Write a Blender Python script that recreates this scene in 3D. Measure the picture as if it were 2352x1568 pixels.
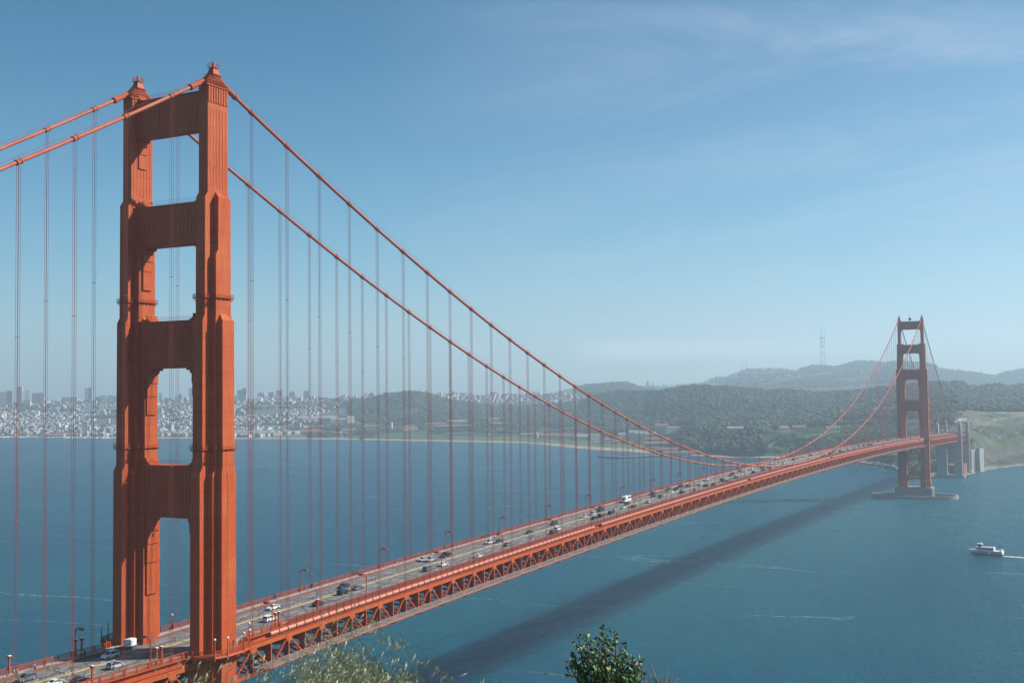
import bpy, math, random
import numpy as np
from mathutils import Vector, Matrix
R_ = math.radians
rnd = random.Random(11)
S = bpy.context.scene
col = S.collection
for o in list(bpy.data.objects): bpy.data.objects.remove(o)

# ------------------------------------------------------------------ camera
CAM = np.array([223.3689, -229.7449, 141.0047]); YAW, PIT, ROL, FPX = -0.4835, 0.0420, -0.0110, 2619.9
PW, PH = 2352.0, 1568.2
FW = np.array([math.sin(YAW)*math.cos(PIT), math.cos(YAW)*math.cos(PIT), math.sin(PIT)])
_r = np.array([math.cos(YAW), -math.sin(YAW), 0.0]); _u = np.cross(_r, FW)
RT = _r*math.cos(ROL)+_u*math.sin(ROL); UP = -_r*math.sin(ROL)+_u*math.cos(ROL)
cd = bpy.data.cameras.new('camera'); cam = bpy.data.objects.new('camera', cd); col.objects.link(cam)
cam.matrix_world = Matrix(((RT[0], UP[0], -FW[0], CAM[0]), (RT[1], UP[1], -FW[1], CAM[1]), (RT[2], UP[2], -FW[2], CAM[2]), (0, 0, 0, 1)))
cd.sensor_width = 36; cd.lens = FPX/PW*36; cd.clip_start = 0.3; cd.clip_end = 30000
cd.dof.use_dof = True; cd.dof.focus_distance = 500; cd.dof.aperture_fstop = 13
S.camera = cam
S.render.resolution_x = 1024; S.render.resolution_y = 682

# ------------------------------------------------------------------ sky, sun, exposure
SUN = Vector((1.02, 0.74, 1.0)).normalized()
SUN_EL = math.asin(SUN.z); SUN_ROT = math.atan2(SUN.x, SUN.y)
w = bpy.data.worlds.new('World'); S.world = w; w.use_nodes = True
nt = w.node_tree; nt.nodes.clear()
def N(nt, t, **k):
    n = nt.nodes.new(t)
    for a, b in k.items():
        if a == 'i':
            for c, v in b.items(): n.inputs[c].default_value = v
        else: setattr(n, a, b)
    return n
sky = N(nt, 'ShaderNodeTexSky', sky_type='NISHITA', sun_disc=False, sun_elevation=SUN_EL, sun_rotation=SUN_ROT, altitude=0, air_density=1.0, dust_density=0.5, ozone_density=2.2)
bg = N(nt, 'ShaderNodeBackground', i={1: 0.066}); out = N(nt, 'ShaderNodeOutputWorld')
# thin cirrus: stretched noise by direction, fading in towards the upper right of the bay
tc = N(nt, 'ShaderNodeTexCoord')
sx = N(nt, 'ShaderNodeSeparateXYZ'); nt.links.new(tc.outputs['Generated'], sx.inputs[0])
def M(op, a, b=None, nt_=None, clamp=False):
    t = nt_ or nt
    n = N(t, 'ShaderNodeMath', operation=op, use_clamp=clamp)
    for k, v in ((0, a), (1, b)):
        if v is None: continue
        if isinstance(v, (int, float)): n.inputs[k].default_value = v
        else: t.links.new(v, n.inputs[k])
    return n.outputs[0]
def ramp(nt_, fac, stops, inter='LINEAR'):
    r = N(nt_, 'ShaderNodeValToRGB'); r.color_ramp.interpolation = inter
    e = r.color_ramp.elements
    while len(e) > 1: e.remove(e[-1])
    e[0].position = stops[0][0]; e[0].color = (*stops[0][1], 1) if len(stops[0][1]) == 3 else stops[0][1]
    for p, c in stops[1:]:
        q = e.new(p); q.color = (*c, 1) if len(c) == 3 else c
    nt_.links.new(fac, r.inputs[0]); return r.outputs[0]
zc = M('MAXIMUM', sx.outputs[2], 0.03)
px_ = M('DIVIDE', sx.outputs[0], M('ADD', zc, 0.25)); py_ = M('DIVIDE', sx.outputs[1], M('ADD', zc, 0.25))
cx_ = N(nt, 'ShaderNodeCombineXYZ'); nt.links.new(px_, cx_.inputs[0]); nt.links.new(py_, cx_.inputs[1])
mp = N(nt, 'ShaderNodeMapping'); mp.inputs['Rotation'].default_value = (0, 0, R_(68)); mp.inputs['Scale'].default_value = (.9, 2.6, 1)
nt.links.new(cx_.outputs[0], mp.inputs[0])
n1 = N(nt, 'ShaderNodeTexNoise', i={'Scale': 1.1, 'Detail': 9, 'Roughness': 0.62, 'Distortion': 1.2}); nt.links.new(mp.outputs[0], n1.inputs[0])
wisp = ramp(nt, n1.outputs[0], [(0.40, (0, 0, 0)), (0.78, (1, 1, 1))], 'EASE')
n1b = N(nt, 'ShaderNodeTexNoise', i={'Scale': 0.8, 'Detail': 3}); nt.links.new(cx_.outputs[0], n1b.inputs[0])
wisp = M('MULTIPLY', wisp, ramp(nt, n1b.outputs[0], [(0.3, (0.35,)*3), (0.6, (1,)*3)]))
# direction mask : azimuth = x / y of the view direction
azr = M('DIVIDE', sx.outputs[0], M('MAXIMUM', sx.outputs[1], 0.05))
mk = ramp(nt, M('ADD', azr, 1.0), [(0.30, (0.0,)*3), (0.55, (0.5,)*3), (0.75, (1,)*3)])
cl = M('MULTIPLY', M('MULTIPLY', wisp, mk), 0.6)
# low cloud bank close to the hills
band = ramp(nt, M('MULTIPLY', sx.outputs[2], 5.0), [(0.11, (0,)*3), (0.15, (1,)*3), (0.175, (1,)*3), (0.23, (0,)*3)], 'EASE')
band = M('MULTIPLY', band, ramp(nt, M('ADD', azr, 1.0), [(0.53, (0,)*3), (0.58, (1,)*3), (0.68, (0.75,)*3), (0.85, (.2,)*3)]))

# faint veil towards the right
veil = M('MULTIPLY', ramp(nt, M('ADD', azr, 1.0), [(0.25, (0.0,)*3), (0.62, (0.35,)*3), (0.97, (1,)*3)]), M('ADD', M('MULTIPLY', n1b.outputs[0], .26), .04))
cl = M('ADD', cl, veil, clamp=True)
hs = N(nt, 'ShaderNodeHueSaturation', i={'Saturation': 1.1, 'Value': 1.0}); nt.links.new(sky.outputs[0], hs.inputs['Color'])
mx = N(nt, 'ShaderNodeMixRGB'); nt.links.new(cl, mx.inputs[0]); tn = N(nt, 'ShaderNodeMixRGB', blend_type='MULTIPLY'); tn.inputs[0].default_value = 1; nt.links.new(ramp(nt, sx.outputs[2], [(0.0, (.66, .86, 1.02)), (.05, (.66, .89, 1.02)), (.15, (.50, .85, .93)), (.30, (.30, .70, .78)), (.7, (.27, .66, .75))]), tn.inputs[2]); nt.links.new(hs.outputs[0], tn.inputs[1]); nt.links.new(tn.outputs[0], mx.inputs[1]); mx.inputs[2].default_value = (4.2, 5.1, 6.5, 1)
mx2 = N(nt, 'ShaderNodeMixRGB'); nt.links.new(M('MULTIPLY', band, .42), mx2.inputs[0]); nt.links.new(mx.outputs[0], mx2.inputs[1]); mx2.inputs[2].default_value = (8.2, 8.2, 8.4, 1); nt.links.new(mx2.outputs[0], bg.inputs[0]); nt.links.new(bg.outputs[0], out.inputs[0])
sl = bpy.data.lights.new('sun', 'SUN'); sl.energy = 5.0; sl.angle = R_(0.55); sl.color = (1.0, 0.945, 0.88)
so = bpy.data.objects.new('sun', sl); col.objects.link(so); so.rotation_euler = (-SUN).to_track_quat('-Z', 'Y').to_euler(); so.location = (600, 300, 700)
S.view_settings.view_transform = 'Standard'; S.view_settings.look = 'None'; S.view_settings.exposure = 0.88; S.view_settings.gamma = 1

# ------------------------------------------------------------------ helpers
def tag(o, label=None, cat=None, group=None, kind=None):
    if label: o['label'] = label
    if cat: o['category'] = cat
    if group: o['group'] = group
    if kind: o['kind'] = kind
    return o
class MB:
    def __init__(s): s.v = []; s.f = []; s.m = []
    def add(s, vs, fs, mi=0):
        b = len(s.v); s.v += [tuple(v) for v in vs]; s.f += [tuple(b+i for i in f) for f in fs]; s.m += [mi]*len(fs)
    def box(s, x0, x1, y0, y1, z0, z1, mi=0):
        s.add([(x0, y0, z0), (x1, y0, z0), (x1, y1, z0), (x0, y1, z0), (x0, y0, z1), (x1, y0, z1), (x1, y1, z1), (x0, y1, z1)],
              [(0, 3, 2, 1), (4, 5, 6, 7), (0, 1, 5, 4), (1, 2, 6, 5), (2, 3, 7, 6), (3, 0, 4, 7)], mi)
    def loft(s, rings, mi=0, caps=True):
        n = len(rings[0]); vs = [p for r in rings for p in r]; fs = []
        for k in range(len(rings)-1):
            for i in range(n):
                j = (i+1) % n; fs.append((k*n+i, k*n+j, (k+1)*n+j, (k+1)*n+i))
        if caps: fs.append(tuple(range(n-1, -1, -1))); fs.append(tuple((len(rings)-1)*n+i for i in range(n)))
        s.add(vs, fs, mi)
    def rect(s, secs, cx=0, cy=0, mi=0):     # secs: (z, half width x, half length y)
        s.loft([[(cx-a, cy-b, z), (cx+a, cy-b, z), (cx+a, cy+b, z), (cx-a, cy+b, z)] for z, a, b in secs], mi)
    def beam(s, p, q, w, h=None, mi=0):
        h = h or w; p = Vector(p); q = Vector(q); d = (q-p).normalized()
        u = Vector((1, 0, 0)) if abs(d.z) > .98 or abs(d.x) < .2 else Vector((0, 0, 1))
        a = d.cross(u).normalized(); b = a.cross(d).normalized()
        a *= w/2; b *= h/2
        s.loft([[p+a+b, p-a+b, p-a-b, p+a-b], [q+a+b, q-a+b, q-a-b, q+a-b]], mi)
    def tube(s, pts, r, n=6, mi=0, caps=True):
        pts = [Vector(p) for p in pts]; rings = []
        rs = r if isinstance(r, (list, tuple)) else [r]*len(pts)
        for i, p in enumerate(pts):
            d = (pts[min(i+1, len(pts)-1)]-pts[max(i-1, 0)]).normalized()
            u = Vector((1, 0, 0)) if abs(d.x) < .9 else Vector((0, 0, 1))
            a = d.cross(u).normalized(); b = a.cross(d)
            rings.append([p+a*math.cos(2*math.pi*k/n)*rs[i]+b*math.sin(2*math.pi*k/n)*rs[i] for k in range(n)])
        s.loft(rings, mi, caps)
    def sweep(s, sec, ys, zfun, mi=0, xoff=None):   # closed section (x, dz) carried along y on the deck grade
        s.loft([[(x, y, zfun(y)+dz) for x, dz in sec] for y in ys], mi)
    def ball(s, c, r, n=8, m=5, mi=0, sz=1):
        s.loft([[(c[0]+r*math.sin(t)*math.cos(2*math.pi*k/n), c[1]+r*math.sin(t)*math.sin(2*math.pi*k/n), c[2]-r*sz*math.cos(t)) for k in range(n)] for t in [max(.05, min(math.pi-.05, math.pi*i/m)) for i in range(m+1)]], mi)
    def build(s, name, mats, parent=None, smooth=False):
        me = bpy.data.meshes.new(name); me.from_pydata(s.v, [], s.f)
        mats = mats if isinstance(mats, (list, tuple)) else [mats]
        for m in mats: me.materials.append(m)
        me.polygons.foreach_set('material_index', s.m)
        if smooth: me.polygons.foreach_set('use_smooth', [True]*len(s.f))
        me.update()
        o = bpy.data.objects.new(name, me); col.objects.link(o)
        if parent: o.parent = parent
        return o
def empty(name, loc=(0, 0, 0), rz=0):
    o = bpy.data.objects.new(name, None); col.objects.link(o); o.location = loc; o.rotation_euler = (0, 0, rz); o.empty_display_size = .5
    return o
def copy_tree(o, parent=None):
    c = o.copy(); col.objects.link(c)
    if parent: c.parent = parent
    for ch in o.children: copy_tree(ch, c)
    return c
def drop(o):
    for ch in list(o.children): drop(ch)
    bpy.data.objects.remove(o)
def npmesh(name, V, F, mat, smooth=False, colr=None):
    me = bpy.data.meshes.new(name); k = F.shape[1]
    me.vertices.add(len(V)); me.vertices.foreach_set('co', V.astype(np.float32).ravel())
    me.loops.add(F.size); me.loops.foreach_set('vertex_index', F.astype(np.int32).ravel())
    me.polygons.add(len(F)); me.polygons.foreach_set('loop_start', np.arange(0, F.size, k, dtype=np.int32))
    me.polygons.foreach_set('use_smooth', np.full(len(F), smooth))
    if colr is not None:
        a = me.color_attributes.new('Col', 'FLOAT_COLOR', 'POINT'); a.data.foreach_set('color', np.c_[colr, np.ones(len(V))].astype(np.float32).ravel())
    me.materials.append(mat); me.update(calc_edges=True); me.validate()
    o = bpy.data.objects.new(name, me); col.objects.link(o); return o
def ray(px, py):
    d = FW+(px-PW/2)/FPX*RT-(py-PH/2)/FPX*UP; return d/np.linalg.norm(d)
def atz(px, py, z=0.0):
    d = ray(px, py); return CAM+d*((z-CAM[2])/d[2])
def zat(px, py, D):
    d = ray(px, py); return CAM[2]+d[2]/math.hypot(d[0], d[1])*D
def azim(px, py=900.0):
    d = ray(px, py); return math.atan2(d[0], d[1])
def srcpx(x, y, ox, oy, s): return (ox+x/s)/1.7415, (oy+y/s)/1.7415
def along(px, py, D):        # point at distance D seen in that direction
    return CAM+ray(px, py)*D

# ------------------------------------------------------------------ materials
MATS = {}
K = .84
def mat(name, rgb, rough=.6, metal=0, var=0.0, vscale=1.0, bump=0.0, bscale=5.0, spec=.5, rand=0.0):
    rgb = tuple(c*K for c in rgb)
    m = bpy.data.materials.new(name); m.use_nodes = True; t = m.node_tree; p = t.nodes['Principled BSDF']
    p.inputs['Roughness'].default_value = rough; p.inputs['Metallic'].default_value = metal; p.inputs['Specular IOR Level'].default_value = spec
    p.inputs['Base Color'].default_value = (*rgb, 1)
    geo = N(t, 'ShaderNodeNewGeometry'); csock = None
    if var or rand:
        tcn = N(t, 'ShaderNodeTexCoord')
        v = None
        if var:
            no = N(t, 'ShaderNodeTexNoise', i={'Scale': vscale, 'Detail': 6, 'Roughness': .6}); t.links.new(geo.outputs['Position'], no.inputs[0])
            v = M('MULTIPLY', M('SUBTRACT', no.outputs[0], .5, t), var*2.6, t)
        if rand:
            oi = N(t, 'ShaderNodeObjectInfo'); q = M('MULTIPLY', M('SUBTRACT', oi.outputs['Random'], .5, t), rand*2, t)
            v = q if v is None else M('ADD', v, q, t)
        hs = N(t, 'ShaderNodeHueSaturation'); hs.inputs['Color'].default_value = (*rgb, 1); t.links.new(M('ADD', v, 1.0, t), hs.inputs['Value'])
        t.links.new(hs.outputs[0], p.inputs['Base Color'])
    if bump:
        no = N(t, 'ShaderNodeTexNoise', i={'Scale': bscale, 'Detail': 5}); t.links.new(geo.outputs['Position'], no.inputs[0])
        b = N(t, 'ShaderNodeBump', i={'Strength': bump, 'Distance': .1}); t.links.new(no.outputs[0], b.inputs['Height']); t.links.new(b.outputs[0], p.inputs['Normal'])
    MATS[name] = m; return m
def steel(name, rgb, seams=True, fade=0.25):
    rgb = tuple(c*K for c in rgb)
    m = bpy.data.materials.new(name); m.use_nodes = True; t = m.node_tree; p = t.nodes['Principled BSDF']
    geo = N(t, 'ShaderNodeNewGeometry'); sp = N(t, 'ShaderNodeSeparateXYZ'); t.links.new(geo.outputs['Position'], sp.inputs[0])
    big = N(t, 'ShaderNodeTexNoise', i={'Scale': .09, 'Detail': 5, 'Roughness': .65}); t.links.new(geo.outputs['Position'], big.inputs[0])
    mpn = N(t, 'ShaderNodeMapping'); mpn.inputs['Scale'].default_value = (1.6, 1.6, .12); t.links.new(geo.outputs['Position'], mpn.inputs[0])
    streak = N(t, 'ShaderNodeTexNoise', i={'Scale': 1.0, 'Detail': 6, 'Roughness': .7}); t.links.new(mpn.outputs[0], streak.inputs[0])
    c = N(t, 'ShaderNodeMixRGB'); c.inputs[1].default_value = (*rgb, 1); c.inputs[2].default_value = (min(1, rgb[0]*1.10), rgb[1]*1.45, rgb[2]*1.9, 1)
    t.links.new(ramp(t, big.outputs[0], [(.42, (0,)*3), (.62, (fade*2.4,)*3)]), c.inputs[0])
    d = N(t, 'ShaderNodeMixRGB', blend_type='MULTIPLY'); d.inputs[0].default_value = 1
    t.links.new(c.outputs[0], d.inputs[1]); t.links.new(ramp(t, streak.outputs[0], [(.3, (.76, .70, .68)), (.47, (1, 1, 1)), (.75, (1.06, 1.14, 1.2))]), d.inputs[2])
    cur = d.outputs[0]
    if seams:
        hsum = M('ADD', sp.outputs[0], sp.outputs[1], t)
        pc = N(t, 'ShaderNodeCombineXYZ'); t.links.new(hsum, pc.inputs[0]); t.links.new(sp.outputs[2], pc.inputs[1])
        br = N(t, 'ShaderNodeTexBrick', offset=.5, i={'Scale': 1.0, 'Mortar Size': .09, 'Brick Width': 1.07, 'Row Height': 3.4, 'Bias': 0, 'Mortar Smooth': .3})
        br.inputs['Color1'].default_value = (1, 1, 1, 1); br.inputs['Color2'].default_value = (.93, .91, .9, 1); br.inputs['Mortar'].default_value = (.66, .56, .54, 1)
        t.links.new(pc.outputs[0], br.inputs[0])
        e = N(t, 'ShaderNodeMixRGB', blend_type='MULTIPLY'); e.inputs[0].default_value = .85; t.links.new(cur, e.inputs[1]); t.links.new(br.outputs[0], e.inputs[2]); cur = e.outputs[0]
        # repainted patches
        br2 = N(t, 'ShaderNodeTexBrick', offset=.37, i={'Scale': 1.0, 'Mortar Size': 0, 'Brick Width': 2.1, 'Row Height': 9.1})
        br2.inputs['Color1'].default_value = (1, 1, 1, 1); br2.inputs['Color2'].default_value = (.90, .78, .84, 1); t.links.new(pc.outputs[0], br2.inputs[0])
        f = N(t, 'ShaderNodeMixRGB', blend_type='MULTIPLY'); f.inputs[0].default_value = .8; t.links.new(cur, f.inputs[1]); t.links.new(br2.outputs[0], f.inputs[2]); cur = f.outputs[0]
    t.links.new(cur, p.inputs['Base Color'])
    p.inputs['Roughness'].default_value = .55; p.inputs['Specular IOR Level'].default_value = .16
    MATS[name] = m; return m
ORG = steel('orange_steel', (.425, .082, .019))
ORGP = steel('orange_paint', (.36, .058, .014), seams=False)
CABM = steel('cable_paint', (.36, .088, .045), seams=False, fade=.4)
ROPE = mat('rope_steel', (.34, .062, .045), .6)
FAIR = mat('fairing_paint', (.44, .15, .095), .45, var=.15, vscale=.6)
DRED = mat('dark_red_rail', (.20, .060, .030), .7, var=.25, vscale=.4)
ASPH = None
def asphalt():
    m = bpy.data.materials.new('asphalt'); m.use_nodes = True; t = m.node_tree; p = t.nodes['Principled BSDF']
    geo = N(t, 'ShaderNodeNewGeometry')
    a = N(t, 'ShaderNodeTexNoise', i={'Scale': .35, 'Detail': 8, 'Roughness': .7}); mpn = N(t, 'ShaderNodeMapping'); mpn.inputs['Scale'].default_value = (1.3, .25, 1)
    t.links.new(geo.outputs['Position'], mpn.inputs[0]); t.links.new(mpn.outputs[0], a.inputs[0])
    c = ramp(t, a.outputs[0], [(.3, (.078, .075, .073)), (.5, (.124, .119, .115)), (.7, (.16, .154, .148))])
    # cracks and tar joints
    vo = N(t, 'ShaderNodeTexVoronoi', feature='DISTANCE_TO_EDGE', i={'Scale': .16}); n2 = N(t, 'ShaderNodeTexNoise', i={'Scale': .4, 'Detail': 4})
    t.links.new(geo.outputs['Position'], n2.inputs[0])
    mm = N(t, 'ShaderNodeMixRGB', blend_type='ADD'); mm.inputs[0].default_value = 1.6; t.links.new(geo.outputs['Position'], mm.inputs[1]); t.links.new(n2.outputs['Color'], mm.inputs[2]); t.links.new(mm.outputs[0], vo.inputs[0])
    e = N(t, 'ShaderNodeMixRGB', blend_type='MULTIPLY'); e.inputs[0].default_value = 1; t.links.new(c, e.inputs[1])
    t.links.new(ramp(t, vo.outputs[0], [(.0, (.35,)*3), (.025, (.45,)*3), (.04, (1,)*3)]), e.inputs[2])
    t.links.new(e.outputs[0], p.inputs['Base Color']); p.inputs['Roughness'].default_value = .8
    return m
ASPH = asphalt()
CONC = mat('concrete', (.27, .262, .25), .85, var=.2, vscale=.15, bump=.2, bscale=1.5)
CONCD = mat('weathered_concrete', (.22, .21, .195), .85, var=.3, vscale=.12, bump=.2, bscale=1.5)
WALK = mat('sidewalk_concrete', (.29, .28, .265), .85, var=.2, vscale=.5)
WHITE = mat('white_paint', (.80, .80, .78), .45); WHITEM = mat('marking_white', (.62, .62, .60), .7, var=.3, vscale=2)
YEL = mat('marking_yellow', (.80, .44, .03), .6, var=.15, vscale=1)
BLK = mat('black_rubber', (.02, .02, .02), .7); GLS = mat('dark_glass', (.02, .028, .035), .08, spec=.8); CHR = mat('chrome', (.6, .6, .6), .25, 1)
DARK = mat('dark_steel', (.06, .045, .045), .6); GLOBE = mat('lamp_glass', (.75, .74, .70), .2)
SKIN = mat('skin', (.45, .27, .19), .6)

# ------------------------------------------------------------------ bridge grade and cable curves
SP = 15.24; YS = 1280.16
def zf(y):      # top of the outer fence
    if y < 0: return 75.5
    if y > 1280: return 75.5-.024*(y-1280)
    return 75.5+8.35*(1-((y-640)/640)**2)
ZT, ZM = 225.2, 83.5
def zcab(y):
    if y < 0:
        a = -y/343; return ZT+(77.2-ZT)*a-4*12.2*a*(1-a)
    if y > YS:
        a = (y-YS)/343; return ZT+(72.0-ZT)*a-4*12.2*a*(1-a)
    return ZM+(ZT-ZM)*((y-YS/2)/(YS/2))**2
YN, YE = -110.0, 1760.0
ys_all = [YN, -80, -50, -25, -12, 0]+[SP*k for k in range(1, 84)]+[YS]+[YS+SP*k for k in range(1, 31)]+[YE]

bridge = empty('suspension_bridge', (0, 0, 0))
tag(bridge, 'huge orange steel suspension bridge crossing the strait to the hazy far shore', 'bridge')
B = bridge

# ---- towers
def leg_loft(x0, mb):
    Z0 = 13.5
    mb.rect([(Z0, 1.9, 7.9), (21, 1.9, 7.9), (23, 1.62, 7.0), (120.3, 1.62, 6.85), (121.8, 1.60, 5.9), (160, 1.60, 5.8), (161.5, 1.58, 4.95), (192.2, 1.58, 4.85), (193.7, 1.56, 3.85), (222.2, 1.56, 3.8)], x0)
    mb.rect([(Z0, 4.1, 5.2), (21, 4.1, 5.2), (23, 3.5, 4.3), (120, 3.45, 4.1), (121.4, 3.45, 3.05), (160.2, 3.42, 2.95), (161.3, 3.40, 2.8), (177.3, 3.38, 2.78), (178.5, 3.36, 1.85), (192.3, 3.35, 1.8), (194.0, 1.5, .9)], x0)
    mb.rect([(Z0, 6.0, 3.6), (21, 6.0, 3.6), (23, 5.3, 2.9), (120.2, 5.2, 2.6), (121.8, 5.15, 2.25), (159.8, 5.1, 2.2), (161.8, 3.3, 1.2)], x0)
    # shallow cover strips
    for dy in (-2.9, -1.75, -.6, .6, 1.75, 2.9):
        for sx_ in (-1, 1):
            mb.box(x0+sx_*1.585-.03, x0+sx_*1.585+.05, dy-.09, dy+.09, 195, 216)
    for k in range(8):
        dy = -3.35+k*.96
        for sx_ in (-1, 1):
            mb.box(x0+sx_*1.64-.1, x0+sx_*1.64+.1, dy-.3, dy+.3, 217.5, 221.9)
    for sx_ in (-1, 1):
        mb.box(x0+sx_*5.22-.05, x0+sx_*5.22+.05, -.5, -.35, 24, 120)
def plan(d, z):
    if z > 161: a = [(1.6, 4.9), (3.4, 2.8)]
    elif z > 122: a = [(1.6, 5.85), (3.44, 3.0), (5.12, 2.2)]
    else: a = [(1.62, 6.85), (3.46, 4.1), (5.2, 2.6)]
    q = []
    for i, (w_, l_) in enumerate(a):
        if i: q.append((a[i-1][0]+d, l_+d))
        q.append((w_+d, l_+d))
    full = q+[(x, -y) for x, y in q[::-1]]+[(-x, -y) for x, y in q]+[(-x, y) for x, y in q[::-1]]
    return full
def gallery(x0, y0, z, leg):
    mb = MB(); zz = z
    o = plan(.55, z-1); i_ = plan(.05, z-1); n = len(o)
    mb.loft([[(x0+x, y0+y, zz) for x, y in o], [(x0+x, y0+y, zz+.12) for x, y in o]])
    p = [(x0+x, y0+y) for x, y in plan(.52, z-1)]
    for h in (.5, 1.0):
        for k in range(n):
            a = p[k]; b = p[(k+1) % n]; mb.beam((a[0], a[1], zz+h), (b[0], b[1], zz+h), .07)
    for k in range(n):
        a = Vector(p[k]); b = Vector(p[(k+1) % n]); m_ = max(1, int((b-a).length/1.4))
        for j in range(m_):
            c = a.lerp(b, j/m_); mb.beam((c.x, c.y, zz), (c.x, c.y, zz+1.03), .08); 
            mb.beam((c.x, c.y, zz), ((c.x-x0)*.88+x0, (c.y-y0)*.88+y0, zz-.7), .1)
    mb.build('inspection_gallery', ORGP, leg)
def housing(x0, y0, leg):
    mb = MB()
    prof = lambda y: 222.6+3.2*max(0, 1-(abs(y)/4.4)**1.7)
    yy = [-4.2+i*8.4/14 for i in range(15)]
    rings = []
    for y in yy:
        h = prof(y)-.15; wd = 1.25
        rings.append([(x0-wd, y0+y, 222.2), (x0+wd, y0+y, 222.2), (x0+wd, y0+y, 222.2+(h-222.2)*.45), (x0+.75, y0+y, h), (x0-.75, y0+y, h), (x0-wd, y0+y, 222.2+(h-222.2)*.45)])
    mb.loft(rings)
    for i in range(17):
        y = -4.3+i*8.6/16; h = prof(y); wd = 1.75
        r = [(x0-wd, 222.0), (x0+wd, 222.0), (x0+wd, 222.2+(h-222.2)*.42), (x0+.95, h+.1), (x0-.95, h+.1), (x0-wd, 222.2+(h-222.2)*.42)]
        mb.loft([[(a, y0+y-.08, b) for a, b in r], [(a, y0+y+.08, b) for a, b in r]])
    mb.box(x0-1.95, x0+1.95, y0-4.45, y0+4.45, 221.9, 222.15)
    for z in (222.9, 223.5):
        for s in (-1.95, 1.95): mb.beam((x0+s, y0-4.4, z), (x0+s, y0+4.4, z), .08)
    for s in (-1, 1):   # cable shrouds
        mb.tube([(x0, y0+s*3.9, zcab(y0+s*3.9)), (x0, y0+s*8.2, zcab(y0+s*8.2))], .72, 10)
        mb.tube([(x0, y0+s*8.0, zcab(y0+s*8.0)), (x0, y0+s*8.7, zcab(y0+s*8.7))], .86, 10)
    h = mb.build('saddle_housing', ORGP, leg)
    mb = MB(); mb.rect([(225.3, 1.45, 1.7), (225.55, 1.45, 1.7), (225.6, 1.15, 1.3), (227.3, .68, .78)], x0, y0)
    mb.rect([(227.3, 1.0, 1.1), (227.45, 1.0, 1.1)], x0, y0)
    mb.rect([(227.4, .3, .3), (228.9, .26, .26)], x0, y0)
    cn = ((-1, -1.1), (1, -1.1), (1, 1.1), (-1, 1.1))
    for h_ in (.55, 1.1):
        for a, b in zip(cn, cn[1:]+cn[:1]): mb.beam((x0+a[0], y0+a[1], 227.4+h_), (x0+b[0], y0+b[1], 227.4+h_), .09)
    for a in cn: mb.beam((x0+a[0], y0+a[1], 227.4), (x0+a[0], y0+a[1], 228.55), .09)
    mb.beam((x0, y0, 228.8), (x0, y0, 229.8), .08)
    f = mb.build('beacon_pedestal', ORGP, leg)
XL = 13.716
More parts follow.
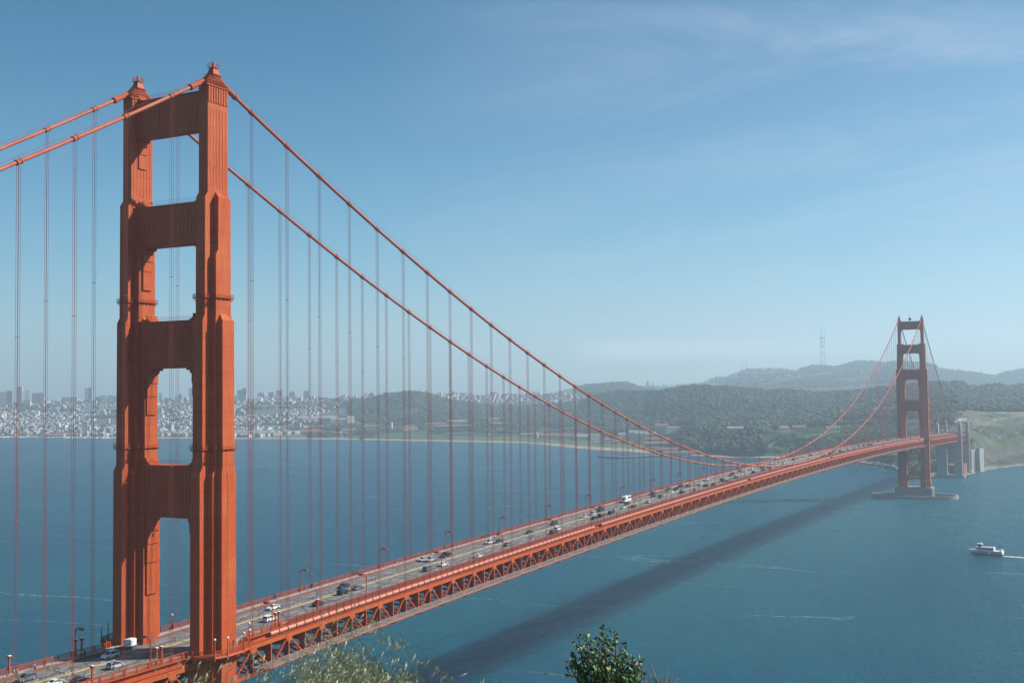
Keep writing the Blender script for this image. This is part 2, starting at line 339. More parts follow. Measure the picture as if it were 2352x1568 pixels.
def make_tower(y0):
    for x0 in (XL, -XL):
        mb = MB(); leg_loft(x0, mb)
        mb.v = [(a, b+y0, c) for a, b, c in mb.v]
        leg = mb.build('tower_leg', ORG, B)
        gallery(x0, y0, 165.8, leg); gallery(x0, y0, 126.3, leg); housing(x0, y0, leg)
        if y0 < 100:
            db = MB(); sg = 1 if x0 > 0 else -1
            db.box(x0+5.26, x0+5.30, y0+.2, y0+1.3, zf(0)-1.3, zf(0)+1.1)
            db.build('door', DRED, leg)
    hts = [(211.3, 221.0, 1.7, 12.2, [(.0, .9, 1.7), (.9, 1.9, 1.0), (1.9, 4.2, .6), (4.2, 8.2, .4)]),
           (181.0, 191.4, 2.0, 10.3, [(.0, .7, 2.0), (.7, 1.5, 1.2), (1.5, 3.6, .75), (3.6, 6.4, .55), (6.4, 11.5, .4)]),
           (148.0, 160.0, 2.15, 8.6, [(.0, .6, 2.6), (.6, 1.4, 1.4), (1.4, 4.0, .8), (4.0, 7.5, .6), (7.5, 12.5, .4)]),
           (108.3, 121.5, 2.35, 8.5, [(.0, 1.0, 1.7), (1.0, 4.0, 1.25), (4.0, 7.5, .95), (7.5, 12.5, .7), (12.5, 21, .45)])]
    for z0, z1, hy, xi, cor in hts:
        mb = MB(); mb.box(-xi-.3, xi+.3, y0-hy, y0+hy, z0, z1)
        mb.box(-xi-.2, xi+.2, y0-hy-.3, y0+hy+.3, z1, z1+.35); mb.box(-xi-.2, xi+.2, y0-hy-.25, y0+hy+.25, z0-.3, z0+.1)
        mb.box(-xi, xi, y0-hy-.12, y0+hy+.12, z0+1.3, z0+1.5)
        n = 14
        for k in range(n):
            xx = -xi+1.2+(2*xi-2.4)*k/(n-1)
            mb.rect([(z0+2.0, .01, hy+.02), (z0+2.6, .28, hy+.1), (z1-1.4, .28, hy+.1), (z1-.9, .05, hy+.04)], xx, y0)
        for s in (-1, 1):
            for a, b, c in cor:
                x1 = s*xi; x2 = s*(xi-c)
                mb.box(min(x1, x2), max(x1, x2)+0, y0-hy+.25+a*.02, y0+hy-.25-a*.02, z0-.3-b, z0-.3-a)
            for a, b, c in ((0, .4, 1.6), (.4, .9, .9), (.9, 1.8, .4)):
                x1 = s*xi; x2 = s*(xi-c)
                mb.box(min(x1, x2), max(x1, x2), y0-hy+.3, y0+hy-.3, z1+.35+a, z1+.35+b)
        for h in (.6, 1.15):
            for s in (-1, 1): mb.beam((-xi+1, y0+s*hy, z1+.35+h), (xi-1, y0+s*hy, z1+.35+h), .05)
        mb.build('portal_strut', ORG, B)
    # bracing below the roadway
    mb = MB(); xi = 8.6; hy = 1.3
    def d(p, q, w_=2.6): mb.beam((p[0], y0, p[1]), (q[0], y0, q[1]), w_, 2.0)
    for x in (-1, 1):
        d((0, 63), (x*xi, 50), 2.4); d((x*xi, 47), (0, 36.2), 2.4); d((0, 36.2), (x*xi, 26), 2.4)
    mb.box(-xi, xi, y0-1.1, y0+1.1, 47.1, 49.6); mb.box(-xi, xi, y0-1.1, y0+1.1, 22.7, 25.2); mb.box(-xi, xi, y0-1.2, y0+1.2, 60.5, 63.8)
    mb.box(-1.8, 1.8, y0-1.05, y0+1.05, 34.4, 38); mb.box(-2.2, 2.2, y0-1.15, y0+1.15, 60, 67)
    for s in (-1, 1):
        for z in (24, 48.3): mb.rect([(z-3.6, .9, 1.12), (z, 2.4, 1.12), (z+3.6, .9, 1.12)], s*(xi-.6), y0)
    mb.build('lower_bracing', ORG, B)
for y0 in (0.0, YS): make_tower(y0)
# dish and mast on the far tower
mb = MB(); mb.tube([(-.3, YS-1.6, 224.3), (-.3, YS-2.1, 224.3)], [1.9, 1.7], 16); mb.beam((-.3, YS-1.5, 221.3), (-.3, YS-1.5, 224.6), .4); mb.beam((-.8, YS-.8, 221.3), (-.8, YS-.8, 231.5), .22)
mb.build('radio_dish', DARK, B)
# piers and fender
for y0 in (0.0, YS):
    mb = MB()
    mb.rect([(-3, 22.6, 11.5), (3.6, 22.4, 11.3), (12.6, 21.6, 10.4), (13.5, 21.6, 10.4)], 0, y0)
    for s in (-1, 1):
        for dy in (-6, -2, 2, 6): mb.rect([(-3, .5, 1.1), (12.2, .35, .95)], s*22.5, y0+dy)
    for x in (-17, -9, 0, 9, 17): mb.rect([(-3, 1.2, .4), (12.2, .9, .3)], x, y0-11.3)
    mb.build('tower_pier', CONCD, B)
mb = MB(); n = 96
def ell(a, b, z): return [(a*math.copysign(abs(math.cos(t))**.95, math.cos(t)), YS+b*math.sin(t), z) for t in [2*math.pi*k/n for k in range(n)]]
prof = [(52, 27, -3), (51.5, 26.6, 3.9), (51.7, 26.8, 4.2), (49.2, 24.4, 4.2), (49.0, 24.2, -3)]
mb.loft([ell(*q) for q in prof], caps=False); 
mb.build('pier_fender', CONC, B)

# ---- main cables, hangers
ys_c = [-90]+[-76.2+SP/2*k for k in range(0, 180)]
for sx_ in (1, -1):
    x = sx_*XL; mb = MB()
    mb.tube([(x, y, zcab(y)) for y in [-150, -120]+[q for q in [SP/3*k for k in range(-22, 253)] if q < YS]], .47, 10)
    c = mb.build('main_cable', CABM, B, smooth=True)
    mb = MB(); mb.tube([(x, y, zcab(y)) for y in [YS+343*k/24 for k in range(25)]], .47, 8); mb.build('back_span_cable', CABM, c, smooth=True)
    wires = MB()
    for dx in (-.45, .45): wires.tube([(x+dx, y, zcab(y)+1.25) for y in [-150]+[SP*k for k in range(-7, 84)]+[YS-2]], .025, 3)
    wires.build('hand_rope', MATS['rope_steel'], c)
    ks = [k for k in range(-7, 84) if k != 0]
    hang_y = [SP*k for k in ks]+[YS+SP*k for k in range(1, 22)]
    order = sorted(hang_y, key=lambda y: math.hypot(x-CAM[0], y-CAM[1])); near = set(order[:50]); nearb = set(order[:100])
    rest = MB(); restb = MB()
    for y in hang_y:
        t = (zcab(y+1)-zcab(y-1))/2; L = math.sqrt(1+t*t)
        bb = MB() if y in nearb else restb
        zc_ = zcab(y)
        bb.tube([(x, y-.75/L, zc_-.75*t/L), (x, y+.75/L, zc_+.75*t/L)], .60, 10)
        for s in (-.6, .6): bb.tube([(x, y+(s-.12)/L, zc_+(s-.12)*t/L), (x, y+(s+.12)/L, zc_+(s+.12)*t/L)], .70, 10)
        bb.beam((x, y, zc_+.6), (x, y, zc_+1.35), .07)
        if y in nearb: bb.build('cable_band', CABM, c)
        mb = MB() if y in near else rest
        zb = zf(y)-3.4
        for dx in (-.3, .3):
            for dy in (-.3, .3):
                mb.tube([(x+dx, y+dy*.8, zc_), (x+dx, y+dy, zc_-1.5), (x+dx, y+dy, zb)], .048, 4, caps=False)
        if zc_-zb > 30:
            for fr in (.35, .68):
                z = zb+(zc_-zb)*fr; mb.box(x-.36, x+.36, y-.36, y+.36, z-.05, z+.05)
        if y in near: mb.build('suspender', ROPE, B)
    if rest.v:
        o = rest.build('suspender', ROPE, B); tag(o, kind='stuff')
    if restb.v:
        o = restb.build('cable_band', CABM, c); tag(o, kind='stuff')

# ---- deck: floor, trusses, fascia
zr = lambda dz: (lambda y: zf(y)+dz)
def sec(x0, x1, a, b): return [(x0, a), (x1, a), (x1, b), (x0, b)]
mb = MB(); mb.sweep(sec(-9.7, 9.7, -2.05, -1.7), ys_all, zf); road = mb.build('roadway', ASPH); tag(road, kind='structure')
for s in (1, -1):
    mb = MB()
    a, b = sorted((s*10.25, s*13.3)); mb.sweep(sec(a, b, -1.75, -1.35), ys_all, zf)
    mb.build('sidewalk', WALK, B)
    mb = MB(); a, b = sorted((s*9.75, s*10.2)); mb.sweep(sec(a, b, -1.9, -1.15), ys_all, zf)
    mb.build('kerb_rail', DRED, B)
# stringers and floor beams
mb = MB()
for x in (-8, -5.3, -2.6, 0, 2.6, 5.3, 8): mb.sweep(sec(x-.15, x+.15, -2.9, -2.1), ys_all, zf)
mb.build('stringer', ORGP, B)
fb = [SP/2*k for k in range(-14, 231)]
fb = [y for y in fb if y < YE-5]
nf = sorted(fb, key=lambda y: abs(y+150))[:100]; nfs = set(nf); rest = MB()
for y in fb:
    mb = MB() if y in nfs else rest
    z = zf(y); mb.box(-13.2, 13.2, y-.22, y+.22, z-6.6, z-2.15)
    for s in (-1, 1): a, b = sorted((s*13.25, s*12.0)); mb.loft([[(s*13.25, y+d, z-11.3), (s*12.3, y+d, z-11.3), (s*12.1, y+d, z-8.5), (s*11.2, y+d, z-6.55), (s*13.25, y+d, z-6.55)] for d in (-.2, .2)])
    for s in (-1, 1): mb.beam((s*12.4, y, z-10.9), (s*3, y, z-6.6), .3)
    mb.box(-13.4, 13.4, y-.18, y+.18, z-11.7, z-11.1)
    if y in nfs: mb.build('floor_beam', ORGP, B)
o = rest.build('floor_beam', ORGP, B); tag(o, kind='stuff')
mb = MB()
for i, y in enumerate(fb[:-1]):
    z = zf(y); a, b = (-13, 13) if i % 2 else (13, -13)
    mb.beam((a, y, z-11.4), (0, y+SP/2, zf(y+SP/2)-11.4), .35, .4); mb.beam((b, y, z-11.4), (0, y+SP/2, zf(y+SP/2)-11.4), .35, .4)
mb.build('lower_lateral_bracing', ORGP, B)
for s in (1, -1):
    x = s*13.716
    mb = MB(); mb.sweep(sec(x-.42, x+.42, -4.75, -3.55), ys_all, zf); tr = mb.build('side_truss', ORG, B)
    mb = MB(); mb.sweep(sec(x-.42, x+.42, -12.1, -11.15), ys_all, zf); mb.build('bottom_chord', ORG, tr)
    nodes = [SP*k for k in range(-7, 115)]; nodes = [y for y in nodes if y < YE-16]
    dg = sorted(nodes, key=lambda y: abs(y+100)); nd = set(dg[:50]); rest = MB(); restg = MB()
    for y in nodes:
        m1 = MB() if y in nd else rest
        z = zf(y); zm = zf(y+SP/2); z2 = zf(y+SP)
        m2 = MB() if y in nd else rest
        m1.beam((x, y+.5, z-4.7), (x, y+SP/2-.35, zm-11.2), .42, .62)
        m2.beam((x, y+SP/2+.35, zm-11.2), (x, y+SP-.5, z2-4.7), .42, .62)
        if y in nd: m1.build('diagonal', ORGP, tr); m2.build('diagonal', ORGP, tr)
    ver = MB()
    for y in nodes:
        for yy in (y, y+SP/2):
            z = zf(yy); ver.box(x-.32, x+.32, yy-.2, yy+.2, z-11.2, z-4.7)
        z = zf(y); zm = zf(y+SP/2)
        for sg in (-.45, .45):
            q = [(y-1.35, z-3.6), (y+1.35, z-3.6), (y+1.35, z-5.1), (y+.8, z-5.9), (y-.8, z-5.9), (y-1.35, z-5.1)]
            ver.loft([[(x+sg-.03, a, b) for a, b in q], [(x+sg+.03, a, b) for a, b in q]])
            yq = y+SP/2; q = [(yq-1.2, zm-12.05), (yq+1.2, zm-12.05), (yq+1.2, zm-11), (yq+.7, zm-10.1), (yq-.7, zm-10.1), (yq-1.2, zm-11)]
            ver.loft([[(x+sg-.03, a, b) for a, b in q], [(x+sg+.03, a, b) for a, b in q]])
    o = ver.build('verticals_and_gussets', ORG, tr); tag(o, kind='stuff')
    o = rest.build('diagonal', ORGP, tr); tag(o, kind='stuff')
    mb = MB(); mb.sweep(sec(s*13.2-.1, s*13.2+.1, -3.2, -1.75), ys_all, zf); a, b = sorted((s*13.3, s*14.25)); mb.sweep(sec(a, b, -3.3, -3.05), ys_all, zf)
    mb.sweep(sec(a, b+.05 if s > 0 else b, -1.62, -1.45), [y for y in ys_all if abs(y) > 8 and abs(y-YS) > 8 and y > 0] if 0 else ys_all, zf)
    mb.build('fascia_girder', ORGP, B)
    # access ladders hanging in the truss
    if s > 0:
        for i, yb in enumerate([SP*k+SP*.62 for k in range(2, 84, 4)]):
            mb = MB(); z = zf(yb)
            for dy in (-.7, .7): mb.beam((x+.75, yb+dy, z-11), (x+.75, yb+dy, z-6.2), .1)
            for h in range(6): mb.beam((x+.75, yb-.7, z-10.8+h*.85), (x+.75, yb+.7, z-10.8+h*.85), .12)
            mb.build('access_ladder', ORGP, B)
# wind fairings along the ocean side
SEG = SP/4; y = 22.0; k = 0; rest = MB(); fair0 = None
while y < YS-16:
    if not (y % 244 < 9):
        y2 = y+SEG-.5; mb = MB() if k < 99 else rest
        sec_ = [(14.15+.62*math.cos(t), .62*math.sin(t)) for t in [R_(a) for a in range(-100, 111, 30)]]
        mb.loft([[(a, q, zf(q)-2.15+b) for a, b in sec_] for q in (y, y2)])
        if k < 99: mb.build('wind_fairing', FAIR, B)
        k += 1
    y += SEG
tag(rest.build('wind_fairing', FAIR, B), kind='stuff')
# maintenance net below the walk
NETM = bpy.data.materials.new('net_mesh'); NETM.use_nodes = True; t = NETM.node_tree; pb = t.nodes['Principled BSDF']
pb.inputs['Base Color'].default_value = (.30, .27, .24, 1); pb.inputs['Roughness'].default_value = .6; pb.inputs['Alpha'].default_value = .30
mb = MB(); mn = [y for y in ys_all if 12 < y < YS-12]
mb.loft([[(14.3, y, zf(y)-9.7), (19.7, y, zf(y)-9.45), (19.7, y, zf(y)-9.47), (14.3, y, zf(y)-9.72)] for y in mn])
net = mb.build('safety_net', NETM, B)
mb = MB()
for k in range(1, 84):
    y = SP*k; z = zf(y)
    mb.beam((13.9, y, z-10.5), (18.9, y, z-10.2), .22, .3); mb.beam((18.85, y, z-10.25), (19.9, y+.2, z-9.35), .2, .26)
mb.build('net_bracket', ORGP, net)
mb = MB()
for x, dz in ((14.3, -9.65), (19.85, -9.3)): mb.tube([(x, y, zf(y)+dz) for y in mn], .035, 4)
mb.build('net_rope', mat('rope_grey', (.4, .38, .36)), net)

# ---- roadway marks (4 mm sheets) and median barrier
def sheet(x0, x1, ya, yb, mbx, dz=-1.692):
    n_ = max(1, int((yb-ya)/SP)); yy = [ya+(yb-ya)*k/n_ for k in range(n_+1)]
    for a, b in zip(yy[:-1], yy[1:]): mbx.add([(x0, a, zf(a)+dz), (x1, a, zf(a)+dz), (x1, b, zf(b)+dz), (x0, b, zf(b)+dz)], [(0, 1, 2, 3)])
mb = MB(); y = YN
while y < YE-6:
    for x in (-6.45, -3.3, 3.3, 6.45): sheet(x-.09, x+.09, y, y+3.6, mb)
    y += 11
tag(mb.build('lane_markings', WHITEM), kind='structure')
mb = MB(); 
for k, (a, b) in enumerate(zip(ys_all[:-1], ys_all[1:])): sheet(-1.15, -.70, a, b, mb)
tag(mb.build('centre_line', YEL), kind='structure')
mb = MB(); mb.sweep(sec(-1.62, -1.34, -1.68, -1.42), [y for y in ys_all], zf); 
med = mb.build('median_barrier', mat('barrier_grey', (.25, .23, .2), .7)); tag(med, 'low movable lane divider with a thin top rail between the opposing traffic lanes', 'barrier')
mb = MB(); y = YN
mb.sweep(sec(-1.51, -1.45, -.78, -.72), ys_all, zf)
while y < 1500: mb.box(-1.52, -1.44, y-.035, y+.035, zf(y)-1.43, zf(y)-.76); y += 2.0
mb.build('top_rail', DARK, med)

# ---- outer picket fences, inner pipe rails
def fence_poly(mb, pts, pitch, closed=False):
    for (x0, y0), (x1, y1) in zip(pts[:-1], pts[1:]):
        L = math.hypot(x1-x0, y1-y0); n_ = max(1, int(L/pitch)); 
        for dz, w_ in ((0, .14), (-1.22, .12)):
            mb.beam((x0, y0, zf(y0)+dz), (x1, y1, zf(y1)+dz), w_, .1)
        for k in range(n_):
            t_ = (k+.5)/n_; x = x0+(x1-x0)*t_; y = y0+(y1-y0)*t_; z = zf(y)
            hw = .05
            mb.box(x-.03, x+.03, y-hw, y+hw, z-1.25, z)
def fence_pts(s, ya, yb):
    x = s*13.42; pts = []
    ys_ = sorted(set([ya, yb]+[SP*k for k in range(-7, 116) if ya < SP*k < yb]))
    return [(x, y) for y in ys_]
BAL = [(13.42, -9.6), (13.9, -9.9), (15.2, -9.2), (20.0, -6.4), (21.2, -3.0), (21.2, 3.2), (20.0, 6.8), (15.2, 10.6), (14.0, 13.6), (13.42, 13.6)]
for s, lab in ((1, 'long orange picket fence edging the near ocean side walkway of the bridge'), (-1, 'long orange picket fence edging the far city side walkway of the bridge')):
    mb = MB()
    for a, b in ((YN, -9.6), (13.6, YS-9.6), (YS+13.6, YE-20)):
        fence_poly(mb, fence_pts(s, a, b), .30 if a < 0 else .34)
    for yc in (0, YS): fence_poly(mb, [(s*x, y+yc) for x, y in BAL], .3)
    f = mb.build('walkway_fence', ORGP); tag(f, lab, 'fence')
    mb = MB(); y = YN
    while y < YE-24:
        if not (-9.6 < y < 13.6 or -9.6 < y-YS < 13.6):
            mb.box(s*13.42-.11, s*13.42+.11, y-.11, y+.11, zf(y)-1.4, zf(y)+.1)
            if s > 0: mb.box(13.9-.06, 13.9+.06, y-.07, y+.07, zf(y)-1.55, zf(y)+.02)
        y += SP/4
    for yc in (0, YS):
        for (a, b) in BAL: mb.box(s*a-.15, s*a+.15, b+yc-.15, b+yc+.15, zf(yc)-1.9, zf(yc)+.12)
    tag(mb.build('fence_post', ORGP, f), kind='stuff')
    if s > 0:   # ocean side plate behind the pickets; mesh shade is painted into its dark colour
        mb = MB(); mb.sweep(sec(13.52, 13.56, -1.3, -.06), [y for y in ys_all if 20 < y < YS-14], zf); mb.build('wind_plate', mat('mesh_shade_orange_plate', (.13, .020, .010), .6), f)
    mb = MB(); 
    for a, b in ((YN, -9), (9, YS-9), (YS+9, YE-24)):
        yy = [q for q in ys_all if a < q < b]; 
        for h in (-.25, ): mb.sweep(sec(s*9.98-.035, s*9.98+.035, h-.04, h+.04), [a]+yy+[b], zf)
        y = a
        while y < b: mb.box(s*9.98-.05, s*9.98+.05, y-.05, y+.05, zf(y)-1.2, zf(y)-.25); y += SP/4
    tag(mb.build('walkway_handrail', DRED), 'slim dark red pipe rail between the lanes and the %s walkway' % ('near ocean side' if s > 0 else 'far city side'), 'railing')
    # platform round each leg
    for yc in (0, YS):
        mb = MB(); q = [(s*x, y+yc) for x, y in BAL]+[(s*12.2, 13.6+yc), (s*12.2, -9.6+yc)]
        if s > 0: q = q
        z = zf(yc)-1.4
        mb.loft([[(a*.985, b, z-.9) for a, b in q], [(a*1.01, b, z-.5) for a, b in q], [(a, b, z) for a, b in q]])
        for (a, b) in BAL[2:8]: mb.beam((s*a, b+yc, z-.8), (s*15.5, b*.4+yc, z-5.2), .35, .5)
        mb.build('leg_walkway_platform', ORGP, B)
mb = MB(); 
for yb in (-7.5,):
    pass

# ---- concrete pylons and the steel arch on the far side
def pylon(yc, hd, west_step):
    mb = MB()
    for (xa, xb) in ((-17.2, -3.2), (7.6, 19.0)):
        mb.rect([(-2, (xb-xa)/2, hd), (66, (xb-xa)/2-.15, hd-.3)], (xa+xb)/2, yc)
    mb.box(-3.3, 7.7, yc-hd+.35, yc+hd-.35, 50, 66)
    for k in range(6):   # stepped head of the opening
        h = 50-k*.0; mb.box(-3.25, -3.25+3.2-k*.55, yc-hd+.5, yc+hd-.5, 50-(k+1)*1.1, 50-k*1.1); mb.box(7.65-3.2+k*.55, 7.65, yc-hd+.5, yc+hd-.5, 50-(k+1)*1.1, 50-k*1.1)
    for s in (-1, 1):
        x = s*16.1
        mb.rect([(66.02, 2.1, hd-1), (79, 1.9, hd-1.6), (79.3, 2.2, hd-1.3), (80.5, 2.2, hd-1.3), (80.6, 1.3, hd-2.5), (82.5, 1.2, hd-2.6), (83, .8, 1.0), (85.2, .7, .9)], x, yc)
        for dy in (-2.2, 2.2): mb.rect([(0, .25, .7), (78, .2, .6)], s*18.1 if s < 0 else 19.1, yc+dy)
    mb.rect([(-2, 21.5, hd+3), (4, 21.3, hd+2.8)], .9, yc)
    mb.build('concrete_pylon', CONC, B)
pylon(1628, 6.5, 0); pylon(1727, 6.0, 0)
mb = MB()
for x in (-12.5, 12.5):
    pts1 = []; pts2 = []
    for k in range(19):
        t_ = math.pi*k/18; yy = 1677.5-41.5*math.cos(t_)
        pts1.append((x, yy, 12+36*math.sin(t_)**.9)); pts2.append((x, 1677.5-(41.5)*math.cos(t_), 12+44*math.sin(t_)**.8))
    for p, q in zip(pts1[:-1], pts1[1:]): mb.beam(p, q, .9, .9)
    for p, q in zip(pts2[:-1], pts2[1:]): mb.beam(p, q, .9, .9)
    for k in range(1, 18):
        mb.beam(pts1[k], pts2[k], .4); mb.beam(pts2[k], (x, pts2[k][1], zf(pts2[k][1])-11), .45)
        if k < 17: mb.beam(pts1[k], pts2[k+1], .35)
for k in range(0, 19, 2):
    mb.beam((-12.5, pts1[k][1], pts1[k][2]), (12.5, pts1[k][1], pts1[k][2]), .5); mb.beam((-12.5, pts2[k][1], pts2[k][2]), (12.5, pts2[k][1], pts2[k][2]), .5)
mb.build('steel_arch', ORGP, B)

# brick fort under the arch
ft = empty('brick_fort', (-14, 1690, 0)); mb = MB(); mb.box(-32, 30, -22, 24, -1, 15); mb.box(-32.4, 30.4, -22.4, 24.4, 15.01, 16); mb.build('wall', mat('fort_brick', (.17, .075, .05), .85, var=.3, vscale=.2), ft)
mb = MB()
for k in range(10):
    for z in (3, 9): mb.box(-29+k*6, -26+k*6, -22.2, -21.8, z, z+3.2)
tag(mb.build('casemate_openings', DARK, ft), kind='stuff'); tag(ft, 'low dark brick fort half hidden behind the concrete pylon under the arch', 'fort')

# ------------------------------------------------------------------ water
def water_mat():
    m = bpy.data.materials.new('sea_water'); m.use_nodes = True; t = m.node_tree; p = t.nodes['Principled BSDF']
    geo = N(t, 'ShaderNodeNewGeometry')
    def mapped(sc, rot=0.0):
        q = N(t, 'ShaderNodeMapping'); q.inputs['Scale'].default_value = sc; q.inputs['Rotation'].default_value = (0, 0, rot); t.links.new(geo.outputs['Position'], q.inputs[0]); return q.outputs[0]
    # wind waves run roughly west to east
    a = N(t, 'ShaderNodeTexNoise', i={'Scale': .16, 'Detail': 9, 'Roughness': .62, 'Distortion': .4}); t.links.new(mapped((1.7, .7, 1), R_(18)), a.inputs[0])
    b = N(t, 'ShaderNodeTexNoise', i={'Scale': .035, 'Detail': 4, 'Roughness': .6}); t.links.new(mapped((1.5, .6, 1), R_(12)), b.inputs[0])
    hgt = M('ADD', M('MULTIPLY', a.outputs[0], 1.0, t), M('MULTIPLY', b.outputs[0], 1.6, t), t)
    bu = N(t, 'ShaderNodeBump', i={'Strength': 1.0, 'Distance': 6.0}); t.links.new(hgt, bu.inputs['Height']); t.links.new(bu.outputs[0], p.inputs['Normal'])
    # broad turbidity patches
    c = N(t, 'ShaderNodeTexNoise', i={'Scale': .0022, 'Detail': 5, 'Roughness': .55, 'Distortion': 1.0}); t.links.new(mapped((1, .45, 1), R_(70)), c.inputs[0])
    spx = N(t, 'ShaderNodeSeparateXYZ'); t.links.new(geo.outputs['Position'], spx.inputs[0])
    dep = M('MULTIPLY', M('ADD', spx.outputs[0], 500, t), .00013, t)   # deeper and bluer towards the inner bay
    colr = ramp(t, M('ADD', c.outputs[0], dep, t), [(.3, (.0, .048, .088)), (.5, (.0, .060, .106)), (.68, (.006, .082, .114))])
    # current lines: thin broken foam threads
    wv = N(t, 'ShaderNodeTexWave', wave_type='BANDS', bands_direction='Y', wave_profile='SIN', i={'Scale': .0031, 'Distortion': 22, 'Detail': 5, 'Detail Scale': .6, 'Detail Roughness': .5}); t.links.new(mapped((.5, 1, 1), R_(-22)), wv.inputs[0])
    line = ramp(t, wv.outputs['Fac'], [(.9990, (0,)*3), (.99985, (1,)*3)])
    n2 = N(t, 'ShaderNodeTexNoise', i={'Scale': .006, 'Detail': 3}); t.links.new(geo.outputs['Position'], n2.inputs[0])
    n3 = N(t, 'ShaderNodeTexNoise', i={'Scale': .35, 'Detail': 6, 'Roughness': .7}); t.links.new(mapped((.5, 1, 1)), n3.inputs[0])
    f = M('MULTIPLY', M('MULTIPLY', line, ramp(t, n2.outputs[0], [(.44, (0,)*3), (.66, (.45,)*3)]), t), ramp(t, n3.outputs[0], [(.45, (0,)*3), (.6, (1,)*3)]), t)
    caps = N(t, 'ShaderNodeTexNoise', i={'Scale': .11, 'Detail': 7, 'Roughness': .72, 'Distortion': .6}); t.links.new(mapped((.8, 1.6, 1), R_(20)), caps.inputs[0])
    cf = ramp(t, caps.outputs[0], [(.745, (0,)*3), (.775, (1,)*3)])
    f = M('MAXIMUM', f, cf, t)
    mxx = N(t, 'ShaderNodeMixRGB'); t.links.new(f, mxx.inputs[0]); t.links.new(colr, mxx.inputs[1]); mxx.inputs[2].default_value = (.32, .38, .40, 1)
    t.links.new(mxx.outputs[0], p.inputs['Base Color']); t.links.new(M('ADD', M('MULTIPLY', f, .5, t), .22, t), p.inputs['Roughness']); p.inputs['IOR'].default_value = 1.33
    p.inputs['Specular IOR Level'].default_value = .04
    p.subsurface_method = 'BURLEY'; p.inputs['Subsurface Weight'].default_value = 1.0; p.inputs['Subsurface Radius'].default_value = (.3, 1.0, 1.5); p.inputs['Subsurface Scale'].default_value = 30.0
    return m
WX0, WX1, WY0, WY1 = -9400, 2400, -680, 9600
mb = MB(); nx, ny = 12, 12
vs = [(WX0+(WX1-WX0)*i/nx, WY0+(WY1-WY0)*j/ny, 0) for j in range(ny+1) for i in range(nx+1)]
mb.add(vs, [(j*(nx+1)+i, j*(nx+1)+i+1, (j+1)*(nx+1)+i+1, (j+1)*(nx+1)+i) for j in range(ny) for i in range(nx)])
tag(mb.build('water', water_mat()), kind='structure')

